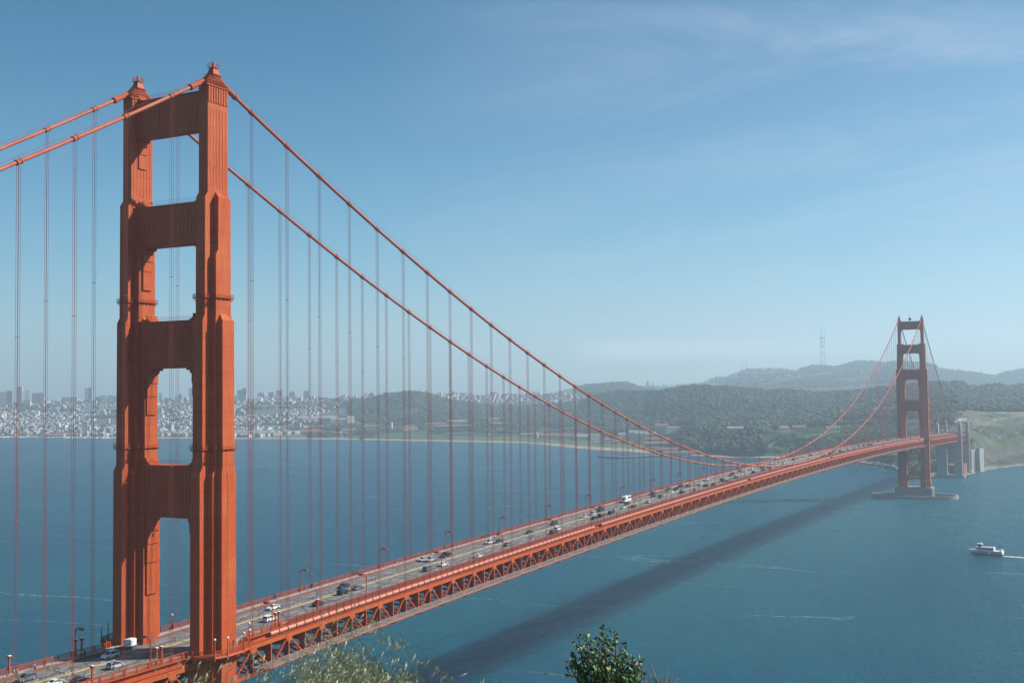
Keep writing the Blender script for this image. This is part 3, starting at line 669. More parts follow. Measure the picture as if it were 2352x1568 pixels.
# ------------------------------------------------------------------ far shore terrain
# columns: (pixel column that fixes a bearing, shoreline distance row, [(distance inland, height or ('y', skyline row, allowance))])
TB = [
 (-420, 1004, [(30, 3), (700, 8), (1200, 45), (1750, ('y', 926, 0)), (2500, 60), (5300, 30)]),
 (0, 1004, [(30, 3), (700, 7), (1200, 40), (1750, ('y', 925, 0)), (2500, 60), (5300, 30)]),
 (150, 1005, [(30, 3), (700, 7), (1200, 46), (1750, ('y', 924, 0)), (2500, 60), (5300, 30)]),
 (300, 1006, [(30, 3), (700, 7), (1200, 50), (1750, ('y', 926, 0)), (2500, 60), (5300, 30)]),
 (560, 1008, [(30, 3), (700, 7), (1200, 52), (1850, ('y', 920, 0)), (2600, 60), (5400, 30)]),
 (700, 1008, [(30, 3), (600, 7), (1200, 55), (1950, ('y', 916, 0)), (2700, 60), (5400, 30)]),
 (820, 1010, [(30, 3), (500, 8), (950, 38), (1500, ('y', 918, 12)), (2100, ('y', 911, 0)), (3000, 60), (5400, 30)]),
 (900, 1011, [(30, 3), (450, 8), (900, 40), (1400, ('y', 905, 12)), (2100, ('y', 909, 0)), (3000, 60), (5400, 30)]),
 (950, 1012, [(30, 3), (450, 8), (900, 40), (1400, ('y', 902, 12)), (2100, ('y', 908, 0)), (3000, 60), (5400, 30)]),
 (1050, 1014, [(30, 3), (450, 8), (900, 32), (1500, ('y', 925, 12)), (2200, ('y', 908, 0)), (3000, 60), (5400, 30)]),
 (1200, 1017, [(30, 3), (450, 7), (900, 30), (1600, ('y', 930, 12)), (2300, ('y', 907, 0)), (3000, 60), (4200, ('y', 900, 0)), (5600, 40)]),
 (1321, 1029, [(30, 3), (420, 7), (900, 30), (1600, ('y', 925, 12)), (2300, ('y', 905, 0)), (2700, 70), (3300, ('y', 882, 12)), (4300, 60), (5200, ('y', 892, 0)), (6200, 40)]),
 (1370, 1033, [(30, 3), (400, 7), (900, 34), (1400, ('y', 907, 14)), (2300, 80), (3300, ('y', 874, 12)), (4300, 60), (5200, ('y', 890, 0)), (6200, 40)]),
 (1430, 1036, [(30, 3), (400, 8), (900, 40), (1350, ('y', 898, 14)), (2300, 80), (3300, ('y', 872, 12)), (4300, 60), (5200, ('y', 888, 0)), (6200, 40)]),
 (1480, 1040, [(30, 3), (400, 8), (900, 45), (1350, ('y', 896, 14)), (2300, 80), (3300, ('y', 888, 6)), (4300, 60), (5200, ('y', 884, 0)), (6200, 40)]),
 (1526, 1047, [(20, 4), (330, 9), (700, 38), (1300, ('y', 893, 14)), (2300, 70), (3400, 60), (5000, ('y', 884, 3)), (6300, 40)]),
 (1604, 1052, [(14, 4), (70, 6), (240, 34), (600, 42), (1350, ('y', 881, 14)), (2300, 75), (3600, 90), (5000, ('y', 875, 3)), (6300, 60)]),
 (1662, 1055, [(14, 4), (50, 6), (200, 40), (600, 48), (1400, ('y', 883, 14)), (2300, 75), (3800, 120), (5000, ('y', 866, 0)), (6300, 80)]),
 (1714, 1056, [(14, 4), (50, 6), (170, 38), (560, 46), (1400, ('y', 885, 14)), (2300, 75), (3800, 150), (5200, ('y', 849, 0)), (6300, 120)]),
 (1758, 1057, [(14, 4), (46, 6), (150, 34), (560, 44), (1400, ('y', 892, 14)), (2300, 75), (3800, 160), (5200, ('y', 845, 0)), (6300, 120)]),
 (1800, 1058, [(14, 4), (46, 6), (150, 36), (560, 46), (1400, ('y', 891, 14)), (2300, 75), (3800, 160), (5200, ('y', 846, 0)), (6300, 120)]),
 (1840, 1060, [(14, 4), (46, 6), (150, 38), (560, 48), (1400, ('y', 892, 14)), (2300, 75), (3800, 165), (5200, ('y', 845, 8)), (6300, 120)]),
 (1870, 1062, [(14, 4), (46, 6), (150, 40), (560, 50), (1450, ('y', 896, 14)), (2300, 75), (3800, 165), (5200, ('y', 838, 8)), (6300, 120)]),
 (1929, 1064, [(14, 4), (46, 6), (160, 42), (560, 54), (1500, ('y', 895, 14)), (2300, 75), (3800, 165), (5200, ('y', 840, 8)), (6300, 120)]),
 (1970, 1067, [(14, 4), (46, 6), (170, 44), (560, 56), (1500, ('y', 891, 14)), (2300, 75), (3800, 165), (5300, ('y', 827, 12)), (6300, 140)]),
 (2030, 1075, [(14, 4), (60, 6), (200, 45), (600, 58), (1550, ('y', 884, 14)), (2300, 75), (3800, 165), (5300, ('y', 829, 12)), (6300, 140)]),
 (2075, 1088, [(14, 4), (140, 6), (300, 48), (650, 62), (1600, ('y', 881, 14)), (2300, 75), (3800, 165), (5300, ('y', 829, 10)), (6300, 140)]),
 (2124, 1094, [(14, 4), (170, 6), (330, 50), (650, 66), (1600, ('y', 876, 14)), (2300, 75), (3800, 150), (5300, ('y', 832, 10)), (6300, 140)]),
 (2168, 1094, [(14, 4), (170, 8), (330, 54), (650, 72), (1600, ('y', 874, 14)), (2300, 75), (3800, 120), (5300, ('y', 849, 10)), (6300, 140)]),
 (2200, 1092, [(14, 3), (150, 8), (260, 50), (600, 76), (1600, ('y', 874, 14)), (2300, 75), (3800, 110), (5300, ('y', 851, 10)), (6300, 120)]),
 (2238, 1084, [(14, 2), (75, 7), (190, 42), (560, ('y', 958, 0)), (900, ('y', 938, 2)), (1650, ('y', 882, 14)), (2300, 75), (3800, 110), (5300, ('y', 856, 10)), (6300, 120)]),
 (2284, 1074, [(14, 2), (45, 6), (160, 38), (480, ('y', 958, 0)), (850, ('y', 938, 2)), (1650, ('y', 878, 14)), (2300, 75), (3800, 110), (5300, ('y', 861, 10)), (6300, 120)]),
 (2323, 1069, [(14, 2), (30, 6), (150, 40), (450, ('y', 957, 0)), (850, ('y', 936, 2)), (1700, ('y', 882, 14)), (2300, 75), (3800, 110), (5300, ('y', 851, 10)), (6300, 120)]),
 (2352, 1067, [(14, 2), (30, 6), (150, 42), (430, ('y', 956, 0)), (850, ('y', 935, 2)), (1700, ('y', 877, 14)), (2300, 75), (3800, 110), (5300, ('y', 847, 10)), (6300, 120)]),
 (2800, 1060, [(14, 2), (30, 8), (150, 45), (430, 72), (850, 85), (1700, ('y', 868, 14)), (2300, 75), (3800, 110), (5300, ('y', 845, 10)), (6300, 120)]),
]
NU = 161; UG = np.concatenate([np.linspace(-60, 0, 4), np.linspace(0, 700, 72)[1:], np.linspace(700, 2600, 60)[1:], np.linspace(2600, 6300, 28)[1:]]); NU = len(UG)
TA = np.array([azim(r[0]) for r in TB]); TS = []; TZ = []
for px, sy, kn in TB:
    a = atz(px, sy); s_ = math.hypot(a[0]-CAM[0], a[1]-CAM[1]); TS.append(s_)
    us = [-60, 0]; zs = [-10, 0]
    for u, z in kn:
        if isinstance(z, tuple): z = zat(px, z[1], s_+u)-z[2]
        us.append(u); zs.append(z)
    us.append(7000); zs.append(5)
    TZ.append(np.interp(UG, us, zs))
TS = np.array(TS); TZ = np.array(TZ)
for _ in range(2):   # soften the profile knots
    Z2 = TZ.copy(); i0 = 8
    Z2[:, i0:-1] = .25*TZ[:, i0-1:-2]+.5*TZ[:, i0:-1]+.25*TZ[:, i0+1:]; TZ = Z2
def hashn(x, y):
    return (np.sin(x*12.9898+y*78.233)*43758.5453) % 1.0
def vnoise(x, y):
    xi = np.floor(x); yi = np.floor(y); fx = x-xi; fy = y-yi; fx = fx*fx*(3-2*fx); fy = fy*fy*(3-2*fy)
    return (hashn(xi, yi)*(1-fx)+hashn(xi+1, yi)*fx)*(1-fy)+(hashn(xi, yi+1)*(1-fx)+hashn(xi+1, yi+1)*fx)*fy
def fbm(x, y, o=4):
    s_ = 0; a = 1; t_ = 0
    for k in range(o): s_ = s_+a*vnoise(x*2**k+k*17.3, y*2**k+k*9.1); t_ += a; a *= .5
    return s_/t_-.5
def shore_s(az): return np.interp(az, TA, TS)
def ter_au(az, u):
    az = np.asarray(az, float); u = np.asarray(u, float)
    fi = np.interp(az, TA, np.arange(len(TA))); i = np.clip(np.floor(fi).astype(int), 0, len(TA)-2); f = fi-i; f = f*f*(3-2*f)
    uj = np.interp(u, UG, np.arange(NU)); j = np.clip(np.floor(uj).astype(int), 0, NU-2); g = uj-j
    z = (TZ[i, j]*(1-g)+TZ[i, j+1]*g)*(1-f)+(TZ[i+1, j]*(1-g)+TZ[i+1, j+1]*g)*f
    D = shore_s(az)+u; x = CAM[0]+np.sin(az)*D; y = CAM[1]+np.cos(az)*D
    rough = np.clip(u/250, 0, 1)
    z = z+rough*(fbm(x/260, y/260, 4)*26)*np.clip((u-100)/500, 0, 1)
    cliff = np.exp(-((u-130)/110)**2)*(az > azim(1560))
    z = z+cliff*(fbm(x/34, y/34, 5)*24)*np.clip(u/60, 0, 1)
    return x, y, z
def px_az(px): return azim(px)
NA = 900; AZ = np.linspace(TA[0], TA[-1], NA)
U2 = np.concatenate([np.linspace(-60, 0, 3), np.linspace(0, 420, 90)[1:], np.linspace(420, 2600, 120)[1:], np.linspace(2600, 6300, 80)[1:]])
GA, GU = np.meshgrid(AZ, U2, indexing='ij'); X, Y, Z = ter_au(GA, GU)
V = np.c_[X.ravel(), Y.ravel(), Z.ravel()]
ii, jj = np.meshgrid(np.arange(NA-1), np.arange(len(U2)-1), indexing='ij'); q = (ii*len(U2)+jj).ravel()
F = np.c_[q, q+1, q+1+len(U2), q+len(U2)]
# ground colour by what covers it
c_city = np.array([.11, .115, .10]); c_wood = np.array([.045, .060, .028]); c_grass = np.array([.070, .095, .034]); c_sand = np.array([.32, .27, .20]); c_rock = np.array([.11, .098, .08]); c_road = np.array([.30, .29, .28]); c_scrub = np.array([.055, .085, .032])
PXG = np.interp(GA, np.array([azim(p_) for p_ in range(-420, 2801, 20)]), np.arange(-420, 2801, 20)); n_ = fbm(X/90, Y/90, 5); n3_ = fbm(X/22, Y/22, 4)
c_rock = c_rock*.7
C = np.zeros(GA.shape+(3,)); C[:] = c_wood
def paint(mask, c): C[mask] = c
paint(PXG < 830, c_city); paint((GU > 1700) & (PXG < 1360), c_city)
paint((GU < 1500) & (GU > 300) & (PXG > 560) & (PXG < 1560) & (n_ > .02), c_scrub)
paint((GU < 420) & (PXG > 800) & (PXG < 1560), c_scrub); paint((GU < 230) & (GU > 26) & (PXG > 1040) & (PXG < 1620), c_grass*1.15)
paint((GU < 26) & (PXG < 1525), c_sand); paint((GU < 60) & (PXG > 1240) & (PXG < 1490), c_sand)
paint((PXG > 1525) & (GU < 15), c_rock*.5); paint((PXG > 1525) & (PXG < 2085) & (GU > 15) & (GU < 30), c_road)
paint((PXG > 1700) & (PXG < 2200) & (GU > 60) & (GU < 420), c_scrub*1.2); paint((PXG > 1700) & (PXG < 2200) & (GU > 60) & (GU < 420) & (n_ > .05), c_grass*.8)
paint((PXG >= 2110) & (GU < 36), c_sand*.5); paint((PXG > 2285) & (GU < 60) & (GU > 12), c_rock*.6)
bl = (PXG >= 2150) & (GU > 60) & (GU < 850)
paint(bl, c_scrub*.9); paint(bl & (n_ > .0), np.array([.070, .078, .038])); paint(bl & (n3_ > .06) & (GU < 480), np.array([.105, .09, .07])); paint(bl & (n3_ > .13) & (GU < 700), np.array([.15, .13, .10])); paint(bl & (GU < 230) & (n3_+.6*n_ > .03-.22*(GU < 110)), c_rock); paint(bl & (GU < 330) & (n3_ > .15), c_rock*1.5)
paint(bl & (np.abs(GU-430-60*n_*4) < 7), c_sand*.55); paint(bl & (GU > 600) & (n_ > .14), c_sand*.4); paint(bl & (np.abs(GU-640) < 8) & (PXG < 2290), c_sand*.6)
paint((PXG > 1560) & (GU > 480) & (GU < 520) & (n_ > 0), c_road)
paint((GU > 3000) & (PXG > 1320), c_wood*1.1)
ground = bpy.data.materials.new('far_ground'); ground.use_nodes = True; t = ground.node_tree; p = t.nodes['Principled BSDF']
ca = N(t, 'ShaderNodeVertexColor', layer_name='Col'); geo = N(t, 'ShaderNodeNewGeometry'); no = N(t, 'ShaderNodeTexNoise', i={'Scale': .05, 'Detail': 8, 'Roughness': .7}); t.links.new(geo.outputs['Position'], no.inputs[0])
mm = N(t, 'ShaderNodeMixRGB', blend_type='MULTIPLY'); mm.inputs[0].default_value = 1; t.links.new(ca.outputs[0], mm.inputs[1]); t.links.new(ramp(t, no.outputs[0], [(.3, (.55, .55, .55)), (.5, (1, 1, 1)), (.7, (1.5, 1.45, 1.35))]), mm.inputs[2])
t.links.new(mm.outputs[0], p.inputs['Base Color']); p.inputs['Roughness'].default_value = .9; p.inputs['Specular IOR Level'].default_value = .1
tag(npmesh('terrain', V, F, ground, True, C.reshape(-1, 3)*K), kind='structure')
# breaking surf along the right hand beach: thin foam sheet lying on the water
mb = MB(); foam = mat('foam', (.75, .77, .77), .8, var=.2, vscale=.3)
for (p0, p1, wd) in ((2190, 2352, 9), (2352, 2420, 6), (1960, 2075, 4)):
    pr = None
    for k in range(60):
        a = azim(p0+(p1-p0)*k/59.0); s_ = float(shore_s(a)); wig = 1+.8*math.sin(k*1.7)+.6*math.sin(k*.63)
        d0 = s_-wd*(1.4+.5*math.sin(k*.9)); d1 = d0+max(.6, wd*.42*wig)
        q = [(CAM[0]+math.sin(a)*d, CAM[1]+math.cos(a)*d, .06) for d in (d0, d1)]
        if pr: mb.add([pr[0], q[0], q[1], pr[1]], [(0, 1, 2, 3)])
        pr = q
tag(mb.build('surf_foam', foam), kind='stuff')

# ------------------------------------------------------------------ woods
import itertools
def ico():
    f = (1+5**.5)/2; v = np.array([(-1, f, 0), (1, f, 0), (-1, -f, 0), (1, -f, 0), (0, -1, f), (0, 1, f), (0, -1, -f), (0, 1, -f), (f, 0, -1), (f, 0, 1), (-f, 0, -1), (-f, 0, 1)], float)
    v /= np.linalg.norm(v[0]); fc = np.array([(0, 11, 5), (0, 5, 1), (0, 1, 7), (0, 7, 10), (0, 10, 11), (1, 5, 9), (5, 11, 4), (11, 10, 2), (10, 7, 6), (7, 1, 8), (3, 9, 4), (3, 4, 2), (3, 2, 6), (3, 6, 8), (3, 8, 9), (4, 9, 5), (2, 4, 11), (6, 2, 10), (8, 6, 7), (9, 8, 1)])
    return v, fc
ICV, ICF = ico()
RG = np.random.default_rng(5)
def crowns(P, R, HZ, lumps=3):
    """P centres at ground, R radius, HZ crown half height; each crown is a few overlapping jagged lumps"""
    n = len(P); vs = []; fs = []; k = 0
    off = 0
    for L in range(lumps):
        c = P+np.c_[RG.normal(0, .45, n)*R, RG.normal(0, .45, n)*R, HZ*RG.uniform(.55, 1.5, n)]
        r = R*RG.uniform(.45, .8, n)
        v = ICV[None]*(r[:, None, None]*RG.uniform(.65, 1.3, (n, 12, 1)))*np.array([1, 1, 1.0])[None, None]
        v[:, :, 2] *= (HZ/R*.8)[:, None]
        v += c[:, None]
        vs.append(v.reshape(-1, 3)); fs.append((ICF[None]+(np.arange(n)*12)[:, None, None]).reshape(-1, 3)+off); off += n*12
    return np.concatenate(vs), np.concatenate(fs)
def leafmat(name, c1, c2):
    m = bpy.data.materials.new(name); m.use_nodes = True; t = m.node_tree; p = t.nodes['Principled BSDF']; g = N(t, 'ShaderNodeNewGeometry')
    no = N(t, 'ShaderNodeTexNoise', i={'Scale': .012, 'Detail': 3}); t.links.new(g.outputs['Position'], no.inputs[0])
    fac = M('ADD', M('MULTIPLY', g.outputs['Random Per Island'], .6, t), M('MULTIPLY', M('SUBTRACT', no.outputs[0], .3, t), 1.1, t), t)
    c1 = tuple(c*K for c in c1); c2 = tuple(c*K for c in c2); t.links.new(ramp(t, fac, [(0.1, c1), (.9, c2)]), p.inputs['Base Color']); p.inputs['Roughness'].default_value = .8; p.inputs['Specular IOR Level'].default_value = .15
    return m
LEAF = leafmat('woodland_leaves', (.016, .024, .014), (.070, .082, .036)); LEAFB = leafmat('scrub_leaves', (.034, .056, .020), (.085, .13, .04))
def scatter(pa, pb, u0, u1, n, keep=None):
    a = RG.uniform(azim(pa), azim(pb), n*2); s_ = shore_s(a); d0 = s_+u0; d1 = s_+u1
    u = np.sqrt(RG.uniform(0, 1, n*2)*(d1**2-d0**2)+d0**2)-s_
    x, y, z = ter_au(a, u); ok = np.ones(len(a), bool)
    if keep is not None: ok = keep(a, u, x, y)
    i = np.nonzero(ok)[0][:n]
    return np.c_[x, y, z][i], u[i], a[i]
def wood(name, lab, parts, m, lumps=3):
    P = []; R = []; H = []
    for (pa, pb, u0, u1, n, r, h, keep) in parts:
        q, u, a = scatter(pa, pb, u0, u1, n, keep); cl0 = clear_of(q, a, u); q = q[cl0]; k = len(q); P.append(q); rr = r*RG.uniform(.6, 1.35, k); R.append(rr); H.append(h*RG.uniform(.7, 1.25, k)*.5)
    P = np.concatenate(P); R = np.concatenate(R); H = np.concatenate(H)
    v, f = crowns(P, R, H, lumps); o = npmesh(name, v, f, m); tag(o, lab, 'wood', kind='stuff'); return o
cl_ = lambda th, s_=.01: (lambda a, u, x, y: fbm(x*s_, y*s_, 3) > th)
edge1560 = lambda a, u, x, y: u > 260
# riprap along the sea wall
q, u, a = scatter(1500, 2110, -4, 12, 1500)
v, f = crowns(np.c_[q[:, :2], np.maximum(q[:, 2]-.6, -.3)], np.full(len(q), 1.5)*RG.uniform(.6, 1.3, len(q)), np.full(len(q), .9), 1)
tag(npmesh('riprap', v, f, mat('dark_rock', (.10, .095, .09), .9, var=.3, vscale=.2)), 'dark boulders piled along the foot of the far sea wall', 'rocks', kind='stuff')

# ------------------------------------------------------------------ street lamps
def zroad(y): return zf(y)-1.69
def zwalk(y): return zf(y)-1.35
def ordn(k): return ['first', 'second', 'third', 'fourth', 'fifth', 'sixth', 'seventh', 'eighth', 'ninth', 'tenth', 'eleventh', 'twelfth', 'thirteenth', 'fourteenth', 'fifteenth', 'sixteenth', 'seventeenth', 'eighteenth', 'nineteenth', 'twentieth', 'twenty-first', 'twenty-second', 'twenty-third', 'twenty-fourth', 'twenty-fifth', 'twenty-sixth', 'twenty-seventh', 'twenty-eighth', 'twenty-ninth', 'thirtieth'][k] if k < 30 else '%dth' % (k+1)
def make_lamp():
    r = empty('street_lamp')
    mb = MB(); mb.rect([(0, .26, .26), (1.2, .24, .24), (1.25, .17, .17)]); pts = [(0, 0, 0), (0, 0, 6.1)]
    for k in range(1, 7): a = R_(15*k); pts.append((1.25*(1-math.cos(a)), 0, 6.1+1.25*math.sin(a)))
    mb.tube(pts+[(1.9, 0, 7.35)], .15, 8); pts2 = [(0.05, 0, 5.6)]
    for k in range(1, 7): a = R_(15*k); pts2.append((.05+1.3*(1-math.cos(a)), 0, 5.6+1.2*math.sin(a)))
    mb.tube(pts2+[(1.8, 0, 6.85)], .06, 6)
    mb.build('pole', ORGP, r)
    mb = MB(); mb.loft([[(1.5, -.22, 7.0), (1.5, .22, 7.0), (1.5, .22, 7.5), (1.5, -.22, 7.5)], [(2.5, -.36, 6.85), (2.5, .36, 6.85), (2.5, .30, 7.5), (2.5, -.30, 7.5)], [(3.0, -.36, 6.85), (3.0, .36, 6.85), (3.0, .2, 7.3), (3.0, -.2, 7.3)]])
    h = mb.build('lamp_head', ORGP, r)
    mb = MB(); mb.box(1.7, 2.9, -.28, .28, 6.78, 6.84); mb.build('lamp_lens', GLOBE, h)
    return r
proto = make_lamp()
for s in (-1, 1):
    k = 0
    for i in range(-1, 33):
        y = 24.3+45.72*i
        if y > 1340: break
        if abs(y-YS) < 18: continue
        o = copy_tree(proto); o.location = (s*13.1, y, zwalk(y)); o.rotation_euler = (0, 0, 0 if s < 0 else math.pi)
        side = 'far city side walkway' if s < 0 else 'near ocean side walkway'
        if y < 0: lab = 'curved neck orange lamp post on the %s, left of the near tower' % side
        else:
            k += 1; lab = '%s curved lamp post after the near tower on the %s' % (ordn(k-1), side)
        tag(o, lab, 'street lamp', 'lamp posts along both walkways')
drop(proto)
# globe lamps and fluted bollard lamps around the near tower
def make_globe(kind):
    r = empty('globe_lamp' if kind else 'column_lamp'); mb = MB()
    if kind:
        mb.rect([(0, .2, .2), (.3, .2, .2), (.35, .11, .11), (3.9, .08, .08)]); mb.build('pole', ORGP, r); m2 = MB(); m2.ball((0, 0, 4.2), .33, 10, 7); m2.build('globe', GLOBE, r)
    else:
        mb.rect([(0, .24, .24), (3.4, .16, .16), (3.6, .22, .22), (4.1, .42, .42), (4.3, .44, .44)]); mb.build('pole', ORGP, r); m2 = MB(); m2.rect([(4.31, .38, .38), (4.4, .33, .33)]); m2.build('lamp_cap', GLOBE, r)
    return r
pg = make_globe(True); pc = make_globe(False)
GL = [(BAL[3], 'at the outer corner'), (BAL[4], 'at the left bend'), (BAL[5], 'at the middle bend'), (BAL[6], 'at the right corner'), (BAL[8], 'at the end')]
for s, nm in ((1, 'round the near leg'), (-1, 'round the far leg')):
    for (xy, wh) in GL:
        o = copy_tree(pg); o.location = (s*xy[0], xy[1], zwalk(0)+.1); tag(o, 'white globe lamp %s of the platform %s' % (wh, nm), 'globe lamp', 'globe lamps round the near tower')
for s, yy, wh in ((-1, -21.2, 'left one of the shaded pair'), (-1, -19.2, 'right one of the shaded pair'), (1, -19.5, 'left one of the sunlit pair'), (1, -17.8, 'right one of the sunlit pair'), (-1, -41.0, 'by the far fence at the left edge'), (1, -39.5, 'by the dark car at the bottom'), (1, 25.6, 'first past the near leg'), (1, 27.0, 'second past the near leg'), (1, 44.8, 'alone behind the tall grass')):
    o = copy_tree(pc); o.location = (s*13.15, yy, zwalk(yy))
    tag(o, 'short orange column lamp with flared top, '+wh, 'column lamp', 'short column lamps near the tower')
drop(pg); drop(pc)

# ------------------------------------------------------------------ vehicles
PAINT = {}
def paintm(nm, rgb): PAINT[nm] = mat('car_paint_'+nm.replace(' ', '_'), rgb, .22, .15, spec=.6)
for nm, c in (('white', (.78, .78, .77)), ('silver', (.48, .49, .50)), ('grey', (.16, .165, .17)), ('black', (.012, .012, .014)), ('dark blue', (.02, .035, .07)), ('dark green', (.02, .045, .04)), ('dark red', (.14, .02, .018)), ('red', (.45, .03, .02)), ('pale blue', (.2, .3, .4))): paintm(nm, c)
REDL = mat('tail_light', (.4, .01, .01), .3); HEADL = mat('head_light', (.8, .8, .78), .15)
PROF = {   # side outlines: (y, z) body ; cabin outline ; half width. y+ is the nose
 'sedan': ([(-2.35, .35), (-2.4, .75), (-2.25, .98), (-1.5, 1.02), (.95, .98), (1.9, .86), (2.3, .66), (2.38, .4), (2.2, .28), (-2.2, .28)], [(-1.75, 1.0), (-1.05, 1.38), (-.2, 1.46), (.3, 1.42), (1.15, .97)], .90),
 'suv': ([(-2.3, .4), (-2.36, .9), (-2.28, 1.12), (-1.6, 1.14), (.95, 1.12), (1.95, 1.0), (2.32, .8), (2.38, .45), (2.2, .34), (-2.2, .34)], [(-2.25, 1.12), (-2.0, 1.68), (-1.0, 1.76), (.25, 1.72), (1.2, 1.1)], .95),
 'van': ([(-2.5, .4), (-2.55, .9), (-2.5, 1.12), (-1.6, 1.14), (1.5, 1.08), (2.2, .95), (2.5, .75), (2.55, .42), (2.3, .32), (-2.3, .32)], [(-2.48, 1.12), (-2.3, 1.82), (-1.0, 1.88), (.5, 1.84), (1.9, 1.05)], .97),
 'pickup': ([(-2.8, .5), (-2.85, 1.1), (-2.8, 1.2), (-.9, 1.2), (1.3, 1.16), (2.5, 1.08), (2.8, .85), (2.85, .5), (2.6, .4), (-2.6, .4)], [(-.95, 1.18), (-.8, 1.78), (.1, 1.82), (.6, 1.78), (1.35, 1.14)], .98),
}
def car_meshes(kind):
    body, cab, hw = PROF[kind]; r = {}
    mb = MB()
    def lay(s): return [(s*hw*(.97 if z < .5 else (1.0 if z < .9 else .95)), y, z) for y, z in body]
    inner = lambda s: [(s*hw*.86, y*.995, z*1.0+(.0 if z < .5 else .02)) for y, z in body]
    mb.loft([inner(-1), lay(-1), lay(1), inner(1)]); r['body'] = mb
    # glasshouse: tapering trapezoid solid, roof panel on top
    g = MB(); zb = cab[0][1]
    ring = lambda s, k: [(s*(hw*.90-(z-zb)*.28)*k, y, z) for y, z in cab]
    g.loft([ring(-1, 1), ring(1, 1)]); r['windows'] = g
    rf = MB(); top = [p for p in cab[1:-1]]
    o_ = [(y, z+.03) for y, z in top]; i_ = [(y, z-.05) for y, z in top[::-1]]
    rw = hw*.90-(top[0][1]-zb)*.28+.02
    rf.loft([[(-rw, y, z) for y, z in o_+i_], [(rw, y, z) for y, z in o_+i_]])
    for s in (-1, 1):
        for a, b in ((cab[0], cab[1]), (cab[-1], cab[-2])):
            xa = s*(hw*.91); xb = s*(hw*.91-(b[1]-zb)*.28); rf.beam((xa, a[0], a[1]), (xb, b[0], b[1]), .12, .09)
        ym = (cab[1][0]+cab[-2][0])/2-.15; xa = s*(hw*.91); xb = s*(hw*.91-(cab[2][1]-zb)*.28); rf.beam((xa, ym, zb), (xb, ym, cab[2][1]), .07, .1)
    if kind == 'suv':
        for s in (-1, 1): rf.beam((s*.62, -1.6, 1.83), (s*.62, .2, 1.8), .05)
    r['roof'] = rf
    return r, hw, body
def make_vehicle(kind, colour):
    root = empty(kind+'_car' if kind in ('sedan', 'suv') else ('minivan' if kind == 'van' else 'pickup_truck'))
    ms, hw, body = car_meshes(kind)
    b = ms['body'].build('body', PAINT[colour], root); ms['roof'].build('roof', PAINT[colour], b)
    ms['windows'].build('windows', GLS, root)
    if kind == 'pickup':
        m = MB(); m.box(-.78, .78, -2.7, -1.05, 1.205, 1.215); m.build('cargo_bed', BLK, root)
    yl = 1.42 if kind != 'pickup' else 1.75; rw = .33 if kind == 'sedan' else .38
    for sx_ in (-1, 1):
        for y in (-yl, yl):
            m = MB(); m.tube([(sx_*(hw-.20), y, rw), (sx_*(hw+.015), y, rw)], rw, 14); wh = m.build('wheel', BLK, root)
            m = MB(); m.tube([(sx_*(hw+.015), y, rw), (sx_*(hw+.03), y, rw)], [rw*.62, rw*.55], 10); m.build('rim', CHR, wh)
        zt = body[2][1]-.22; yb = body[1][0]; yf = body[6][0]
        m = MB(); m.box(sx_*hw*.72-.16, sx_*hw*.72+.16, yf-.16, yf+.03, body[6][1]-.05, body[6][1]+.1); m.build('headlight', HEADL, root)
        m = MB(); m.box(sx_*hw*.76-.13, sx_*hw*.76+.13, yb-.03, yb+.1, zt-.06, zt+.12); m.build('tail_light', REDL, root)
        m = MB(); m.box(sx_*(hw+.08)-.09, sx_*(hw+.08)+.09, .72, .88, body[3][1]+.0, body[3][1]+.17); m.build('door_mirror', PAINT[colour], root)
    return root
VCACHE = {}
def place_vehicle(kind, colour, x, y, lab, cat):
    key = (kind, colour)
    if key not in VCACHE: VCACHE[key] = make_vehicle(kind, colour); o = VCACHE[key]
    else: o = copy_tree(VCACHE[key])
    sl_ = math.atan((zroad(y+1)-zroad(y-1))/2)
    o.location = (x, y, zroad(y)+.0); o.rotation_euler = (sl_ if x > 0 else -sl_, 0, 0 if x > 0 else math.pi)
    tag(o, lab, cat, 'vehicles on the bridge'); return o
def onroad(px, py, dz):
    d = ray(px, py); z = 78.0
    for _ in range(60):
        t_ = (z-CAM[2])/d[2]; a = CAM+d*t_; z = .5*z+.5*(zf(a[1])+dz)
    return a
c3 = (0, 2000, 1.96); c4 = (1000, 1900, 1.68); c5 = (2300, 1700, 1.96); c6 = (3300, 1200, 1.7425)
